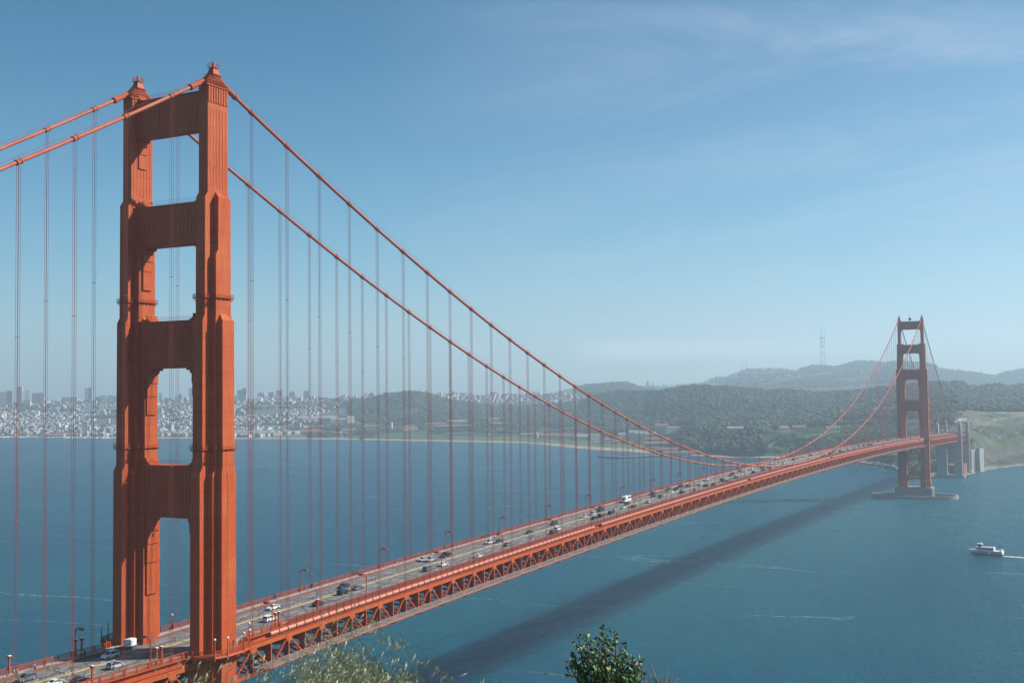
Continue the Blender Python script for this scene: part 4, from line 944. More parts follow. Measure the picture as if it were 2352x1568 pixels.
CARS = [(c3, [(888, 1214, 'suv', 'white'), (895, 1287, 'suv', 'silver'), (225, 1393, 'suv', 'grey'), (450, 1422, 'sedan', 'white'), (640, 1404, 'sedan', 'black')]),
 (c4, [(175, 884, 'sedan', 'white'), (155, 963, 'suv', 'white'), (620, 738, 'sedan', 'dark blue'), (645, 783, 'suv', 'black'), (530, 803, 'sedan', 'grey'), (470, 858, 'sedan', 'dark red'), (1140, 560, 'sedan', 'silver'), (1190, 563, 'suv', 'silver'),
  (1327, 534, 'pickup', 'black'), (1275, 592, 'sedan', 'white'), (1218, 628, 'suv', 'grey'), (1522, 537, 'sedan', 'white'), (1597, 445, 'van', 'white'), (1663, 441, 'sedan', 'dark blue'), (1755, 462, 'sedan', 'grey'), (1868, 381, 'sedan', 'dark blue'),
  (2027, 320, 'suv', 'dark green'), (2047, 357, 'suv', 'white'), (2020, 382, 'suv', 'black'), (2232, 273, 'suv', 'silver'), (2310, 284, 'sedan', 'black')]),
 (c5, [(20, 640, 'suv', 'grey'), (57, 711, 'van', 'silver'), (147, 721, 'suv', 'black'), (193, 661, 'suv', 'dark green'), (272, 684, 'suv', 'dark blue'), (308, 659, 'sedan', 'silver'), (400, 615, 'sedan', 'dark blue'), (380, 641, 'sedan', 'white'), (460, 633, 'sedan', 'dark red'), (608, 535, 'suv', 'dark blue'), (612, 556, 'sedan', 'dark green'),
  (578, 598, 'suv', 'white'), (683, 556, 'suv', 'grey'), (752, 502, 'suv', 'grey'), (750, 519, 'sedan', 'white'), (802, 498, 'sedan', 'dark blue'), (838, 476, 'suv', 'dark green'), (845, 523, 'suv', 'black'), (890, 473, 'sedan', 'dark red'), (929, 505, 'suv', 'silver'), (997, 456, 'suv', 'white'), (1035, 423, 'pickup', 'white'),
  (1030, 471, 'sedan', 'black'), (1097, 466, 'suv', 'dark red'), (1165, 423, 'sedan', 'dark red'), (1176, 433, 'sedan', 'dark blue'), (1220, 380, 'suv', 'dark green'), (1227, 393, 'sedan', 'dark blue'), (1270, 406, 'suv', 'silver'), (1225, 436, 'sedan', 'red'), (1310, 356, 'sedan', 'grey'), (1340, 357, 'suv', 'white'), (1382, 343, 'suv', 'white'),
  (1413, 369, 'suv', 'black'), (1455, 331, 'suv', 'black'), (1475, 296, 'van', 'white'), (1495, 349, 'suv', 'grey'), (1535, 328, 'suv', 'dark blue'), (1550, 344, 'sedan', 'grey'), (1578, 298, 'suv', 'silver'), (1620, 298, 'sedan', 'white'), (1640, 279, 'suv', 'white'), (1702, 271, 'suv', 'dark blue'), (1748, 263, 'suv', 'silver'), (1795, 244, 'suv', 'white'),
  (1845, 233, 'sedan', 'black'), (1910, 223, 'suv', 'silver'), (1945, 239, 'suv', 'dark blue'), (1970, 216, 'sedan', 'white'), (1998, 221, 'suv', 'black'), (2035, 199, 'suv', 'white'), (2087, 204, 'suv', 'dark green'), (2140, 191, 'sedan', 'black'), (2178, 166, 'van', 'white'), (2192, 181, 'sedan', 'silver'), (2235, 166, 'sedan', 'white'), (2252, 160, 'suv', 'black'), (2300, 144, 'sedan', 'grey'), (2332, 155, 'sedan', 'dark red')]),
 (c6, [(110, 1055, 'suv', 'grey'), (160, 1052, 'suv', 'white'), (195, 1018, 'suv', 'white'), (235, 1015, 'sedan', 'dark blue'), (252, 1006, 'sedan', 'silver'), (305, 1008, 'suv', 'black'), (325, 1004, 'sedan', 'dark red'), (340, 990, 'sedan', 'silver'), (375, 985, 'suv', 'dark blue'), (390, 999, 'sedan', 'grey'), (420, 991, 'sedan', 'white'), (440, 976, 'suv', 'dark green'),
  (475, 966, 'suv', 'white'), (475, 986, 'sedan', 'black'), (510, 969, 'suv', 'white'), (545, 966, 'suv', 'silver'), (600, 951, 'sedan', 'pale blue'), (655, 946, 'suv', 'white'), (790, 931, 'suv', 'silver'), (840, 928, 'sedan', 'white'), (870, 926, 'sedan', 'dark blue')])]
LN = [-8.0, -4.9, -2.2, 1.4, 4.8, 8.0]; placed = []; cnt = {}
LNAME = {-8.0: 'far kerb lane', -4.9: 'middle city side lane', -2.2: 'inner city side lane', 1.4: 'inner ocean side lane', 4.8: 'middle ocean side lane', 8.0: 'near kerb lane'}
todo = []
for cc, L in CARS:
    for (cx, cy, k, cn) in L:
        px, py = srcpx(cx, cy, *cc); a = onroad(px, py, -.95); x = min(LN, key=lambda q: abs(q-a[0])); y = a[1]
        while any(abs(x-q[0]) < 1 and abs(y-q[1]) < 7.5 for q in placed): y += 3.5
        if (abs(y) < 9 or abs(y-YS) < 9) and abs(x) > 7: x = math.copysign(4.85, x)
        placed.append((x, y)); todo.append((x, y, k, cn))
todo.sort(key=lambda q: q[1])
VN = {'sedan': 'sedan', 'suv': 'tall suv', 'van': 'minivan', 'pickup': 'pickup truck'}
tot = {}
for x, y, k, cn in todo: tot[(x > 0, k, cn)] = tot.get((x > 0, k, cn), 0)+1
for x, y, k, cn in todo:
    key = (x > 0, k, cn); cnt[key] = cnt.get(key, 0)+1
    way = 'driving away' if x > 0 else 'coming towards the viewer'
    lab = '%s %s %s%s' % (cn, VN[k], way, '' if tot[key] == 1 else ', %s such from the left' % ordn(cnt[key]-1))
    place_vehicle(k, cn, x, y, lab, {'sedan': 'car', 'suv': 'car', 'van': 'van', 'pickup': 'pickup truck'}[k])
# motor home
px, py = srcpx(412, 582, *c5); a = onroad(px, py, -.3); y = a[1]
r = empty('motor_home', (-8.0, y, zroad(y)), math.pi)
m = MB(); m.loft([[(s*1.22, q, z) for q, z in [(-3.9, .6), (-4.0, 1.0), (-4.0, 3.15), (-3.8, 3.3), (3.3, 3.3), (3.7, 2.9), (3.75, 2.2), (2.3, 2.1), (2.2, .6)]] for s in (-1, 1)]); m.box(-.9, .9, -2.5, -1.5, 3.3, 3.55); m.box(-.5, .5, .2, 1.0, 3.3, 3.5); m.build('body', WHITE, r)
m = MB(); m.loft([[(s*1.05, q, z) for q, z in [(2.2, .5), (2.2, 2.1), (2.6, 2.1), (3.4, 1.35), (4.3, 1.2), (4.4, .5)]] for s in (-1, 1)]); m.build('cab', WHITE, r)
m = MB(); m.loft([[(s*.9, q, z) for q, z in [(2.85, 1.95), (3.42, 1.42), (3.46, 1.45), (2.9, 2.0)]] for s in (-1, 1)]); m.build('windshield', GLS, r)
for q in (-2.6, -.6, 1.0):
    for s in (-1, 1): m = MB(); a_, b_ = sorted((s*1.21, s*1.235)); m.box(a_, b_, q-.5, q+.5, 1.9, 2.5); m.build('window', GLS, r)
for s in (-1, 1):
    for q in (-2.3, 3.3): m = MB(); m.tube([(s*.85, q, .42), (s*1.1, q, .42)], .42, 14); m.build('wheel', BLK, r)
tag(r, 'large white motor home in the far kerb lane coming towards the viewer', 'motor home', 'vehicles on the bridge')
# generator trailer by the far leg
r = empty('generator_trailer', (-8.7, -7.2, zroad(-7)))
m = MB(); m.rect([(.75, .85, 1.5), (2.35, .85, 1.5), (2.5, .7, 1.35)]); m.build('housing', WHITE, r)
m = MB(); m.box(-.8, .8, -2.1, 1.9, .55, .72); m.beam((-.7, 1.9, .63), (0, 3.4, .6), .1); m.beam((.7, 1.9, .63), (0, 3.4, .6), .1); m.build('chassis', DARK, r)
for s in (-1, 1): m = MB(); m.tube([(s*.8, 0, .35), (s*1.0, 0, .35)], .35, 12); m.build('wheel', BLK, r)
for zz in (1.1, 1.5, 1.9): 
    m = MB(); m.box(.851, .87, -1.2, .2, zz, zz+.18); m.build('vent_grille', DARK, r)
tag(r, 'small white box trailer parked against the kerb at the foot of the far leg', 'trailer')

# ------------------------------------------------------------------ people on the walkways (one continuous skinned body each)
def person_mesh(pose):
    if pose == 'cycle': J = {'pel': (0, -.25, .95), 'che': (0, .12, 1.35), 'nec': (0, .25, 1.5), 'hed': (0, .33, 1.68), 'kL': (.1, .15, .72), 'fL': (.1, -.05, .25), 'kR': (-.1, .22, .95), 'fR': (-.1, .12, .5), 'eL': (.2, .38, 1.2), 'hL': (.2, .58, 1.02), 'eR': (-.2, .38, 1.2), 'hR': (-.2, .58, 1.02)}
    elif pose == 'walk': J = {'pel': (0, 0, .93), 'che': (0, .03, 1.3), 'nec': (0, .04, 1.5), 'hed': (0, .08, 1.66), 'kL': (.1, .2, .5), 'fL': (.1, .3, .06), 'kR': (-.1, -.06, .5), 'fR': (-.1, -.36, .1), 'eL': (.24, -.1, 1.15), 'hL': (.24, .02, .92), 'eR': (-.24, .08, 1.14), 'hR': (-.24, .28, .96)}
    else: J = {'pel': (0, 0, .93), 'che': (0, 0, 1.3), 'nec': (0, .02, 1.5), 'hed': (0, .04, 1.66), 'kL': (.1, .03, .5), 'fL': (.12, 0, .06), 'kR': (-.1, 0, .5), 'fR': (-.12, .02, .06), 'eL': (.25, -.02, 1.14), 'hL': (.27, .06, .88), 'eR': (-.25, -.02, 1.14), 'hR': (-.22, .2, 1.0)}
    V_ = []; idx = {}; rad = []
    def ad(n_, p_, r_): idx[n_] = len(V_); V_.append(p_); rad.append(r_)
    rr = {'pel': .15, 'che': .17, 'nec': .06, 'hed': .105, 'kL': .07, 'kR': .07, 'fL': .045, 'fR': .045, 'eL': .045, 'eR': .045, 'hL': .035, 'hR': .035}
    for k_, p_ in J.items(): ad(k_, p_, rr[k_])
    for s, sf in ((1, 'L'), (-1, 'R')):
        ad('s'+sf, (s*.19, J['che'][1], J['che'][2]+.12), .06); ad('t'+sf, (s*.1, J['pel'][1], J['pel'][2]-.08), .1)
        f_ = J['f'+sf]; ad('o'+sf, (f_[0], f_[1]+.17, f_[2]-.01), .035)
        h_ = J['h'+sf]; ad('g'+sf, (h_[0], h_[1]+.02, h_[2]-.1), .025); ad('m'+sf, (h_[0]-s*.04, h_[1]+.04, h_[2]-.05), .012)
    E_ = [('pel', 'che'), ('che', 'nec'), ('nec', 'hed')]
    for sf in 'LR': E_ += [('che', 's'+sf), ('s'+sf, 'e'+sf), ('e'+sf, 'h'+sf), ('h'+sf, 'g'+sf), ('h'+sf, 'm'+sf), ('pel', 't'+sf), ('t'+sf, 'k'+sf), ('k'+sf, 'f'+sf), ('f'+sf, 'o'+sf)]
    me = bpy.data.meshes.new('person'); me.from_pydata(V_, [(idx[a], idx[b]) for a, b in E_], [])
    o = bpy.data.objects.new('person', me); col.objects.link(o); o.modifiers.new('s', 'SKIN'); 
    for i_, r_ in enumerate(rad): me.skin_vertices[0].data[i_].radius = (r_, r_)
    me.skin_vertices[0].data[0].use_root = True
    sb = o.modifiers.new('d', 'SUBSURF'); sb.levels = 1; sb.render_levels = 1
    dg_ = bpy.context.evaluated_depsgraph_get(); m2 = bpy.data.meshes.new_from_object(o.evaluated_get(dg_)); bpy.data.objects.remove(o)
    return m2
def person(pose, top, legs, hair, x, y, rz, lab, group=None, z=None):
    key = (pose, top, legs)
    if key not in PM:
        m2 = person_mesh(pose) if pose not in PB else PB[pose].copy()
        PB.setdefault(pose, m2.copy()); m2.materials.clear()
        for m_ in (SKIN, CL[top], CL[legs]): m2.materials.append(m_)
        hz_ = 1.52; ws = 1.0 if pose != 'cycle' else 1.02
        for p_ in m2.polygons:
            c = p_.center; p_.material_index = 0 if (c.z > hz_ or (abs(c.x) > .17 and c.z < 1.08 and c.z > .7)) else (1 if c.z > ws else 2); p_.use_smooth = True
        PM[key] = m2
    o = bpy.data.objects.new('person', PM[key]); col.objects.link(o)
    o.location = (x, y, zwalk(y) if z is None else z); o.rotation_euler = (0, 0, rz); tag(o, lab, 'person', group)
    hk = (pose, hair)
    if hk not in HM:
        m = MB(); hp = {'cycle': (0, .30, 1.74), 'walk': (0, .04, 1.73), 'stand': (0, .01, 1.73)}[pose]; m.ball(hp, .125, 8, 5); h = m.build('hair', CL[hair], o, True); HM[hk] = h.data
    else:
        h = bpy.data.objects.new('hair', HM[hk]); col.objects.link(h); h.parent = o
    return o
PM = {}; PB = {}; HM = {}
CL = {n_: mat('cloth_'+n_, c_, .85) for n_, c_ in (('black', (.02, .02, .022)), ('white', (.7, .7, .7)), ('grey', (.22, .22, .22)), ('blue', (.06, .1, .2)), ('pink', (.45, .25, .3)), ('brown', (.07, .04, .025)), ('tan', (.35, .27, .18)))}
c7 = (0, 2350, 4.116)
PE = [(c7, 170, 1425, 'walk', 'grey', 'grey', 'grey-clothed walker at the left edge of the far walkway'), (c7, 228, 1385, 'walk', 'white', 'brown', 'walker in a white top behind the leftmost hanger'), (c7, 283, 1370, 'walk', 'white', 'blue', 'walker in white beside the column lamp'),
 (c7, 505, 1300, 'walk', 'grey', 'grey', 'walker in a long grey hooded coat on the sunny far walkway'), (c7, 560, 1290, 'walk', 'brown', 'black', 'dark-clothed walker just behind the one in the white shirt'), (c7, 583, 1295, 'stand', 'white', 'black', 'walker in a white shirt and black trousers on the far walkway'), (c7, 745, 1255, 'walk', 'black', 'black', 'striding walker all in black near the tower shade'),
 (c7, 1262, 1075, 'walk', 'white', 'blue', 'white-topped walker leading the shaded group'), (c7, 1300, 1068, 'walk', 'white', 'black', 'second walker of the shaded group, in white'), (c7, 1340, 1065, 'walk', 'pink', 'black', 'walker in a pink top in the shaded group'), (c7, 1382, 1075, 'walk', 'black', 'black', 'last walker of the shaded group, in black'),
 (c4, 135, 812, 'stand', 'black', 'black', 'dark figure leaning at the far fence right of the near tower'), (c4, 412, 744, 'stand', 'black', 'black', 'dark figure with folded arms by the first lamp post'), (c4, 420, 744, 'stand', 'brown', 'blue', 'figure in brown beside the dark one by the first lamp post'), (c4, 686, 660, 'walk', 'black', 'brown', 'left walker of the pair before the second lamp post'), (c4, 708, 655, 'walk', 'grey', 'black', 'right walker of the pair before the second lamp post'),
 (c4, 980, 576, 'walk', 'blue', 'white', 'walker in blue between the second and third lamp posts'), (c4, 1225, 509, 'walk', 'black', 'blue', 'lone dark walker before the third lamp post'), (c4, 1360, 474, 'stand', 'brown', 'black', 'figure in brown past the third lamp post'),
 (c4, 1560, 420, 'walk', 'black', 'black', 'dark walker of the pair before the fourth lamp post'), (c4, 1568, 420, 'walk', 'brown', 'white', 'walker in white trousers before the fourth lamp post'), (c4, 1590, 408, 'walk', 'black', 'blue', 'left figure of the trio above the minivan'), (c4, 1600, 406, 'walk', 'blue', 'black', 'middle figure of the trio above the minivan'), (c4, 1607, 406, 'walk', 'grey', 'black', 'right figure of the trio above the minivan'),
 (c4, 1672, 383, 'walk', 'blue', 'tan', 'walker in blue right of the fourth lamp post'), (c4, 1682, 382, 'walk', 'white', 'grey', 'walker in white right of the fourth lamp post'), (c4, 2075, 276, 'walk', 'black', 'black', 'dark walker between the fifth and sixth lamp posts'), (c4, 2160, 252, 'walk', 'brown', 'black', 'brown-topped walker before the sixth lamp post')]
for cc, cx, cy, ps, tp, lg, lab in PE:
    px, py = srcpx(cx, cy, *cc); a = onroad(px, py, -.5); y = a[1]; x = max(-12.9, min(-10.7, a[0]))
    if cc is c7: x = max(-12.9, min(-10.6, a[0]+1.2))
    person(ps, tp, lg, 'brown' if tp == 'black' else 'black', x, y, 0 if rnd.random() < .5 else math.pi, lab+', far side', 'people on the far walkway')
# cyclists on the ocean side
for i, (cx, cy, tp, lab) in enumerate([(1450, 570, 'black', 'cyclist in black'), (1488, 556, 'pink', 'cyclist in a pink top'), (1673, 494, 'tan', 'cyclist in a tan jacket')]):
    px, py = srcpx(cx, cy, *c4); a = onroad(px, py, -.4); y = a[1]
    person('cycle', tp, 'black', 'black', 11.7, y, 0, lab+' riding away on the near walkway', 'cyclists', zwalk(y))
    bk = empty('bicycle', (11.7, y, zwalk(y))); m = MB(); m.tube([(0, -.45, .35), (0, -.25, .85), (0, .4, .9), (0, .05, .35), (0, -.25, .85)], .025, 5); m.tube([(0, .05, .35), (0, -.45, .35)], .02, 5); m.tube([(0, .55, .35), (0, .4, .95), (0, .5, 1.0)], .025, 5); m.beam((-.22, .5, 1.0), (.22, .5, 1.0), .03); m.build('frame', DARK, bk)
    for yy in (-.5, .55):
        m = MB(); m.tube([(0, yy+.33*math.cos(q*math.pi/8), .34+.33*math.sin(q*math.pi/8)) for q in range(17)], .022, 4, caps=False); m.build('wheel', BLK, bk)
    tag(bk, 'dark bicycle under the %s' % lab, 'bicycle', 'bicycles on the near walkway')

# ------------------------------------------------------------------ sightseeing boat
A = atz(2233.5, 1271.5); Bp = atz(2302, 1276.5); mid = (A+Bp)/2; dv = A-Bp; L0 = float(math.hypot(dv[0], dv[1])); ang = math.atan2(dv[1], dv[0])
sc = L0/24.0
boat = empty('sightseeing_boat', (mid[0], mid[1], 0), ang); boat.scale = (sc*1.04, sc, sc*1.12)
def hull(secs, dz0, dz1): pass
def hring(z, L, W_, bow): # plan outline at height z
    p_ = []
    for k in range(13): t_ = k/12; p_.append((-12.2+t_*(24.4+bow), W_*(1-(max(0, t_-.55)/.45)**2.2), z))
    return p_+[(a_, -b_, c_) for a_, b_, c_ in p_[::-1][1:]]
NAVY = mat('navy_hull', (.015, .025, .06), .4); GOLD = mat('yellow_stripe', (.55, .36, .03), .5); BW = mat('boat_white', (.72, .75, .8), .4)
m = MB(); m.loft([hring(-.5, 0, 2.9, -.6), hring(1.15, 0, 3.4, .6)]); m.build('hull', NAVY, boat)
m = MB(); m.loft([hring(1.15, 0, 3.42, .62), hring(1.75, 0, 3.5, 1.1)]); m.build('stripe', GOLD, boat)
m = MB(); m.loft([hring(1.75, 0, 3.48, 1.1), hring(3.6, 0, 3.6, 2.7), hring(3.7, 0, 3.4, 2.6)]); mh = m.build('main_deck', BW, boat)
for k, xx in enumerate((-11, -8.9, -6.8, -4.7, -.6, 1.5, 3.6, 5.6)):
    for s in (-1, 1):
        m = MB(); wv_ = 3.57 if xx < 1.6 else (3.57-.0025*(xx-1)**3); a_, b_ = sorted((s*(wv_-.1), s*(wv_+.04))); m.box(xx-.8, xx+.8, a_, b_, 1.95, 2.95); m.build('window', MATS['black_rubber'], mh)
m = MB(); m.loft([[(x_, y_, 3.7) for x_, y_ in ((-5.8, -3), (7.4, -3), (8.6, -1.5), (8.6, 1.5), (7.4, 3), (-5.8, 3))], [(x_, y_, 5.6) for x_, y_ in ((-5.8, -3), (7, -3), (8, -1.5), (8, 1.5), (7, 3), (-5.8, 3))], [(x_, y_, 6.1) for x_, y_ in ((-6, -3.2), (7.4, -3.2), (8.6, -1.5), (8.6, 1.5), (7.4, 3.2), (-6, 3.2))]]); up = m.build('upper_cabin', BW, boat)
m = MB(); m.box(-5.4, 6.4, -3.05, 3.05, 4.2, 5.2); m.build('window_band', GLS, up)
m = MB(); m.rect([(6.1, 1.5, 1.5), (7.9, 1.7, 1.6)], 5.4, 0); ph = m.build('pilot_house', DARK, boat)
m = MB(); m.loft([[(3.4, -2, 7.9), (7.9, -1.7, 8.0), (7.9, 1.7, 8.0), (3.4, 2, 7.9)], [(3.6, -1.9, 8.3), (7.4, -1.5, 8.4), (7.4, 1.5, 8.4), (3.6, 1.9, 8.3)]]); m.build('roof', WHITE, ph)
m = MB(); m.beam((4.4, 0, 8.3), (4.4, 0, 10.4), .12); m.beam((4.4, -.9, 9.2), (4.4, .9, 9.2), .12); m.build('mast', WHITE, ph)
m = MB()
for s in (-3.1, 3.1):
    m.beam((-6, s, 7.1), (3.4, s, 7.1), .06); m.beam((-12, s*1.08, 4.7), (-6, s*1.08, 4.7), .06)
    for k in range(8): m.beam((-6+k*1.3, s, 6.1), (-6+k*1.3, s, 7.1), .05)
    for k in range(5): m.beam((-12+k*1.4, s*1.08, 3.7), (-12+k*1.4, s*1.08, 4.7), .05)
m.beam((9, -2.4, 4.5), (14.4, 0, 4.6), .06); m.beam((9, 2.4, 4.5), (14.4, 0, 4.6), .06); m.build('deck_rail', WHITE, boat)
m = MB(); m.box(-11.9, -10.6, -2.2, 2.2, 3.7, 4.7); m.build('stern_locker', BW, boat)
tag(boat, 'white sightseeing boat with a yellow stripe and navy hull moving left', 'boat')
Rb = Matrix.Rotation(ang, 3, 'Z')
for k in range(18):
    lx = 2.9-k*.56+rnd.random()*.3 if k < 15 else -6.8-(k-15)*1.0+rnd.random()*.4; ly = -2.4+rnd.random()*4.8; lz = 6.1 if k < 15 else 3.7
    q = Rb @ Vector((lx*sc, ly*sc, 0)); o = person('stand', rnd.choice(['black', 'blue', 'brown', 'white', 'grey', 'pink']), 'black', 'black', mid[0]+q.x, mid[1]+q.y, rnd.random()*6, '%s passenger from the bow in the %s' % (ordn(k if k < 15 else k-15), 'crowd on the open top deck of the boat' if k < 15 else 'group on the low stern deck of the boat'), 'passengers on the boat', lz*sc*1.12)
# wake
m = MB(); dvn = Vector((dv[0], dv[1], 0)).normalized(); pn = Vector((-dvn.y, dvn.x, 0)); base = Vector((Bp[0], Bp[1], 0))-dvn*1.0
for s, w0, w1 in ((1, .3, 1.4), (-1, .3, 1.4), (0, .9, 2.0)):
    pr = None
    for k in range(40):
        t_ = k/39; c = base-dvn*(t_*75)+pn*(s*(1.2+t_*7)+math.sin(k*1.9)*.25); ww = (w0+(w1-w0)*t_)*(1+.5*math.sin(k*2.3+s))*(1-t_*.55)
        q = [tuple(c+pn*ww+Vector((0, 0, .05+.01*s))), tuple(c-pn*ww+Vector((0, 0, .05+.01*s)))]
        if pr: m.add([pr[0], pr[1], q[1], q[0]], [(0, 1, 2, 3)])
        pr = q
for s in (-1, 1):
    pr = None
    for k in range(14):
        t_ = k/13; c = Vector((A[0], A[1], 0))-dvn*(t_*L0)+pn*s*(2.9*sc+.5+.5*t_); q = [tuple(c+pn*s*(.25+.3*abs(math.sin(k)))+Vector((0, 0, .05))), tuple(c-pn*s*.5+Vector((0, 0, .05)))]
        if pr: m.add([pr[0], pr[1], q[1], q[0]], [(0, 1, 2, 3)])
        pr = q
tag(m.build('wake', foam), 'white churned wake trailing behind the sightseeing boat', 'wake', kind='stuff')

# ------------------------------------------------------------------ gulls
def make_bird(bank):
    r = empty('bird'); m = MB()
    m.loft([[(0, -.38, 0)]*6]+[[(r_*math.cos(a_), y_, r_*math.sin(a_)) for a_ in [math.pi*2*k/6 for k in range(6)]] for y_, r_ in ((-.25, .04), (-.05, .09), (.12, .10), (.25, .06), (.33, .065), (.4, .03))]+[[(0, .5, -.01)]*6]); m.build('body', MATS['cloth_grey'], r, True)
    for s in (-1, 1):
        m = MB(); P_ = [(0.05, .12, .03, .22), (.35, .16, .16, .2), (.7, .02, .10, .12), (.95, -.18, 0, .02)]
        rg = [[(s*x_, y_+c_/2, z_), (s*x_, y_-c_/2, z_-.005), (s*x_, y_-c_/2, z_-.02), (s*x_, y_+c_/2, z_-.02)] for x_, y_, z_, c_ in P_]; m.loft(rg); m.build('wing', MATS['cloth_black'], r)
    m = MB(); m.loft([[(-.05, -.3, 0), (.05, -.3, 0), (.05, -.3, -.015), (-.05, -.3, -.015)], [(-.1, -.5, 0), (.1, -.5, 0), (.1, -.5, -.015), (-.1, -.5, -.015)]]); m.build('tail', MATS['cloth_grey'], r)
    return r
bp = make_bird(0)
for (px, py, D, rx, rz, lab) in [(1252, 1548, 150, 1.1, 2.0, 'dark bird gliding steeply banked over the water near the bottom edge'), (1916, 1220, 380, .9, .3, 'small dark bird over the foam line left of the boat'), (2199, 1340, 360, .7, 1.2, 'small bird low over the water below the boat'), (1988, 1368, 330, -.5, 2.4, 'small bird over dark water left of and below the boat'), (605, 1080, 420, .5, .8, 'tiny bird over the blue water right of the near tower'),
    (2159, 1063, 420, .2, .4, 'brown bird with level wings in front of the concrete pylon'), (2036, 1143, 400, .9, 1.4, 'bird dipping below the far tower fender')]:
    o = copy_tree(bp); q = along(px, py, D); o.location = tuple(q); o.rotation_euler = (rx, .2, rz); tag(o, lab, 'bird', 'sea birds over the strait')
drop(bp)

# ------------------------------------------------------------------ city on the far shore
def bmat(nm, rgb, rnd_=.0):
    return mat(nm, rgb, .8, rand=rnd_)
WALLC = {'white': bmat('wall_white', (.50, .50, .48), .12), 'cream': bmat('wall_cream', (.50, .45, .36), .12), 'grey': bmat('wall_grey', (.30, .31, .32), .15), 'tan': bmat('wall_tan', (.36, .28, .21), .15), 'brick': bmat('wall_brick', (.26, .11, .075), .1), 'dark': bmat('wall_dark', (.17, .18, .195), .1)}
ROOFC = {'red': bmat('roof_red_tile', (.19, .085, .06), .15), 'grey': bmat('roof_grey', (.20, .20, .20), .2), 'flat': bmat('roof_flat', (.38, .37, .35), .15)}
def ground_at(px, D):
    a = azim(px); x, y, z = ter_au(np.array([a]), np.array([D-float(shore_s(a))])); return float(x[0]), float(y[0]), float(z[0]), a
def find_ground(px, py, dmax=8500):     # first terrain point seen at that place
    d = ray(px, py); h = math.hypot(d[0], d[1]); a = math.atan2(d[0], d[1]); s_ = float(shore_s(a))
    D = np.linspace(s_+4, dmax, 900); x, y, z = ter_au(np.full(900, a), D-s_); zr_ = CAM[2]+d[2]/h*D
    i = np.nonzero(z >= zr_)[0]
    k = i[0] if len(i) else int(np.argmin(np.abs(z-zr_)))
    return float(x[k]), float(y[k]), float(z[k]), float(D[k]), a
EXC = []
def building(name, W_, L_, H_, wall, roof, kind, loc, rz, lab, cat, group=None, storeys=2):
    EXC.append((math.atan2(loc[0]-CAM[0], loc[1]-CAM[1]), math.hypot(loc[0]-CAM[0], loc[1]-CAM[1]), W_/2, 95))
    r = empty(name, loc, rz); m = MB(); m.box(-W_/2, W_/2, -L_/2, L_/2, -4, H_); wl = m.build('wall', WALLC[wall], r)
    m = MB()
    if kind == 'gable':
        rh = L_*.32; m.loft([[(-W_/2-.4, -L_/2-.5, H_-.1), (-W_/2-.4, L_/2+.5, H_-.1), (-W_/2-.4, 0, H_+rh)], [(W_/2+.4, -L_/2-.5, H_-.1), (W_/2+.4, L_/2+.5, H_-.1), (W_/2+.4, 0, H_+rh)]])
    elif kind == 'hip':
        rh = L_*.26; i_ = max(.5, W_/2-L_*.5); m.loft([[(-W_/2-.5, -L_/2-.5, H_-.05), (W_/2+.5, -L_/2-.5, H_-.05), (W_/2+.5, L_/2+.5, H_-.05), (-W_/2-.5, L_/2+.5, H_-.05)], [(-i_, -.2, H_+rh), (i_, -.2, H_+rh), (i_, .2, H_+rh), (-i_, .2, H_+rh)]])
    else:
        m.box(-W_/2-.2, W_/2+.2, -L_/2-.2, L_/2+.2, H_+.01, H_+.5)
    m.build('roof', ROOFC[roof], r)
    n_ = int(min(12, max(2, W_/5))); g = MB()
    for f in range(storeys):
        z0 = H_*(f+.35)/storeys; z1 = H_*(f+.8)/storeys
        for sd in (-1, 1):
            for k in range(n_):
                xx = -W_/2+W_*(k+.5)/n_; a_, b_ = sorted((sd*(L_/2-.02), sd*(L_/2+.06))); g.box(xx-W_/n_*.22, xx+W_/n_*.22, a_, b_, z0, z1)
    w_ = g.build('window_rows', GLS, wl); tag(w_, kind='stuff')
    return tag(r, lab, cat, group)
facing = lambda a: -a      # long side towards the viewer
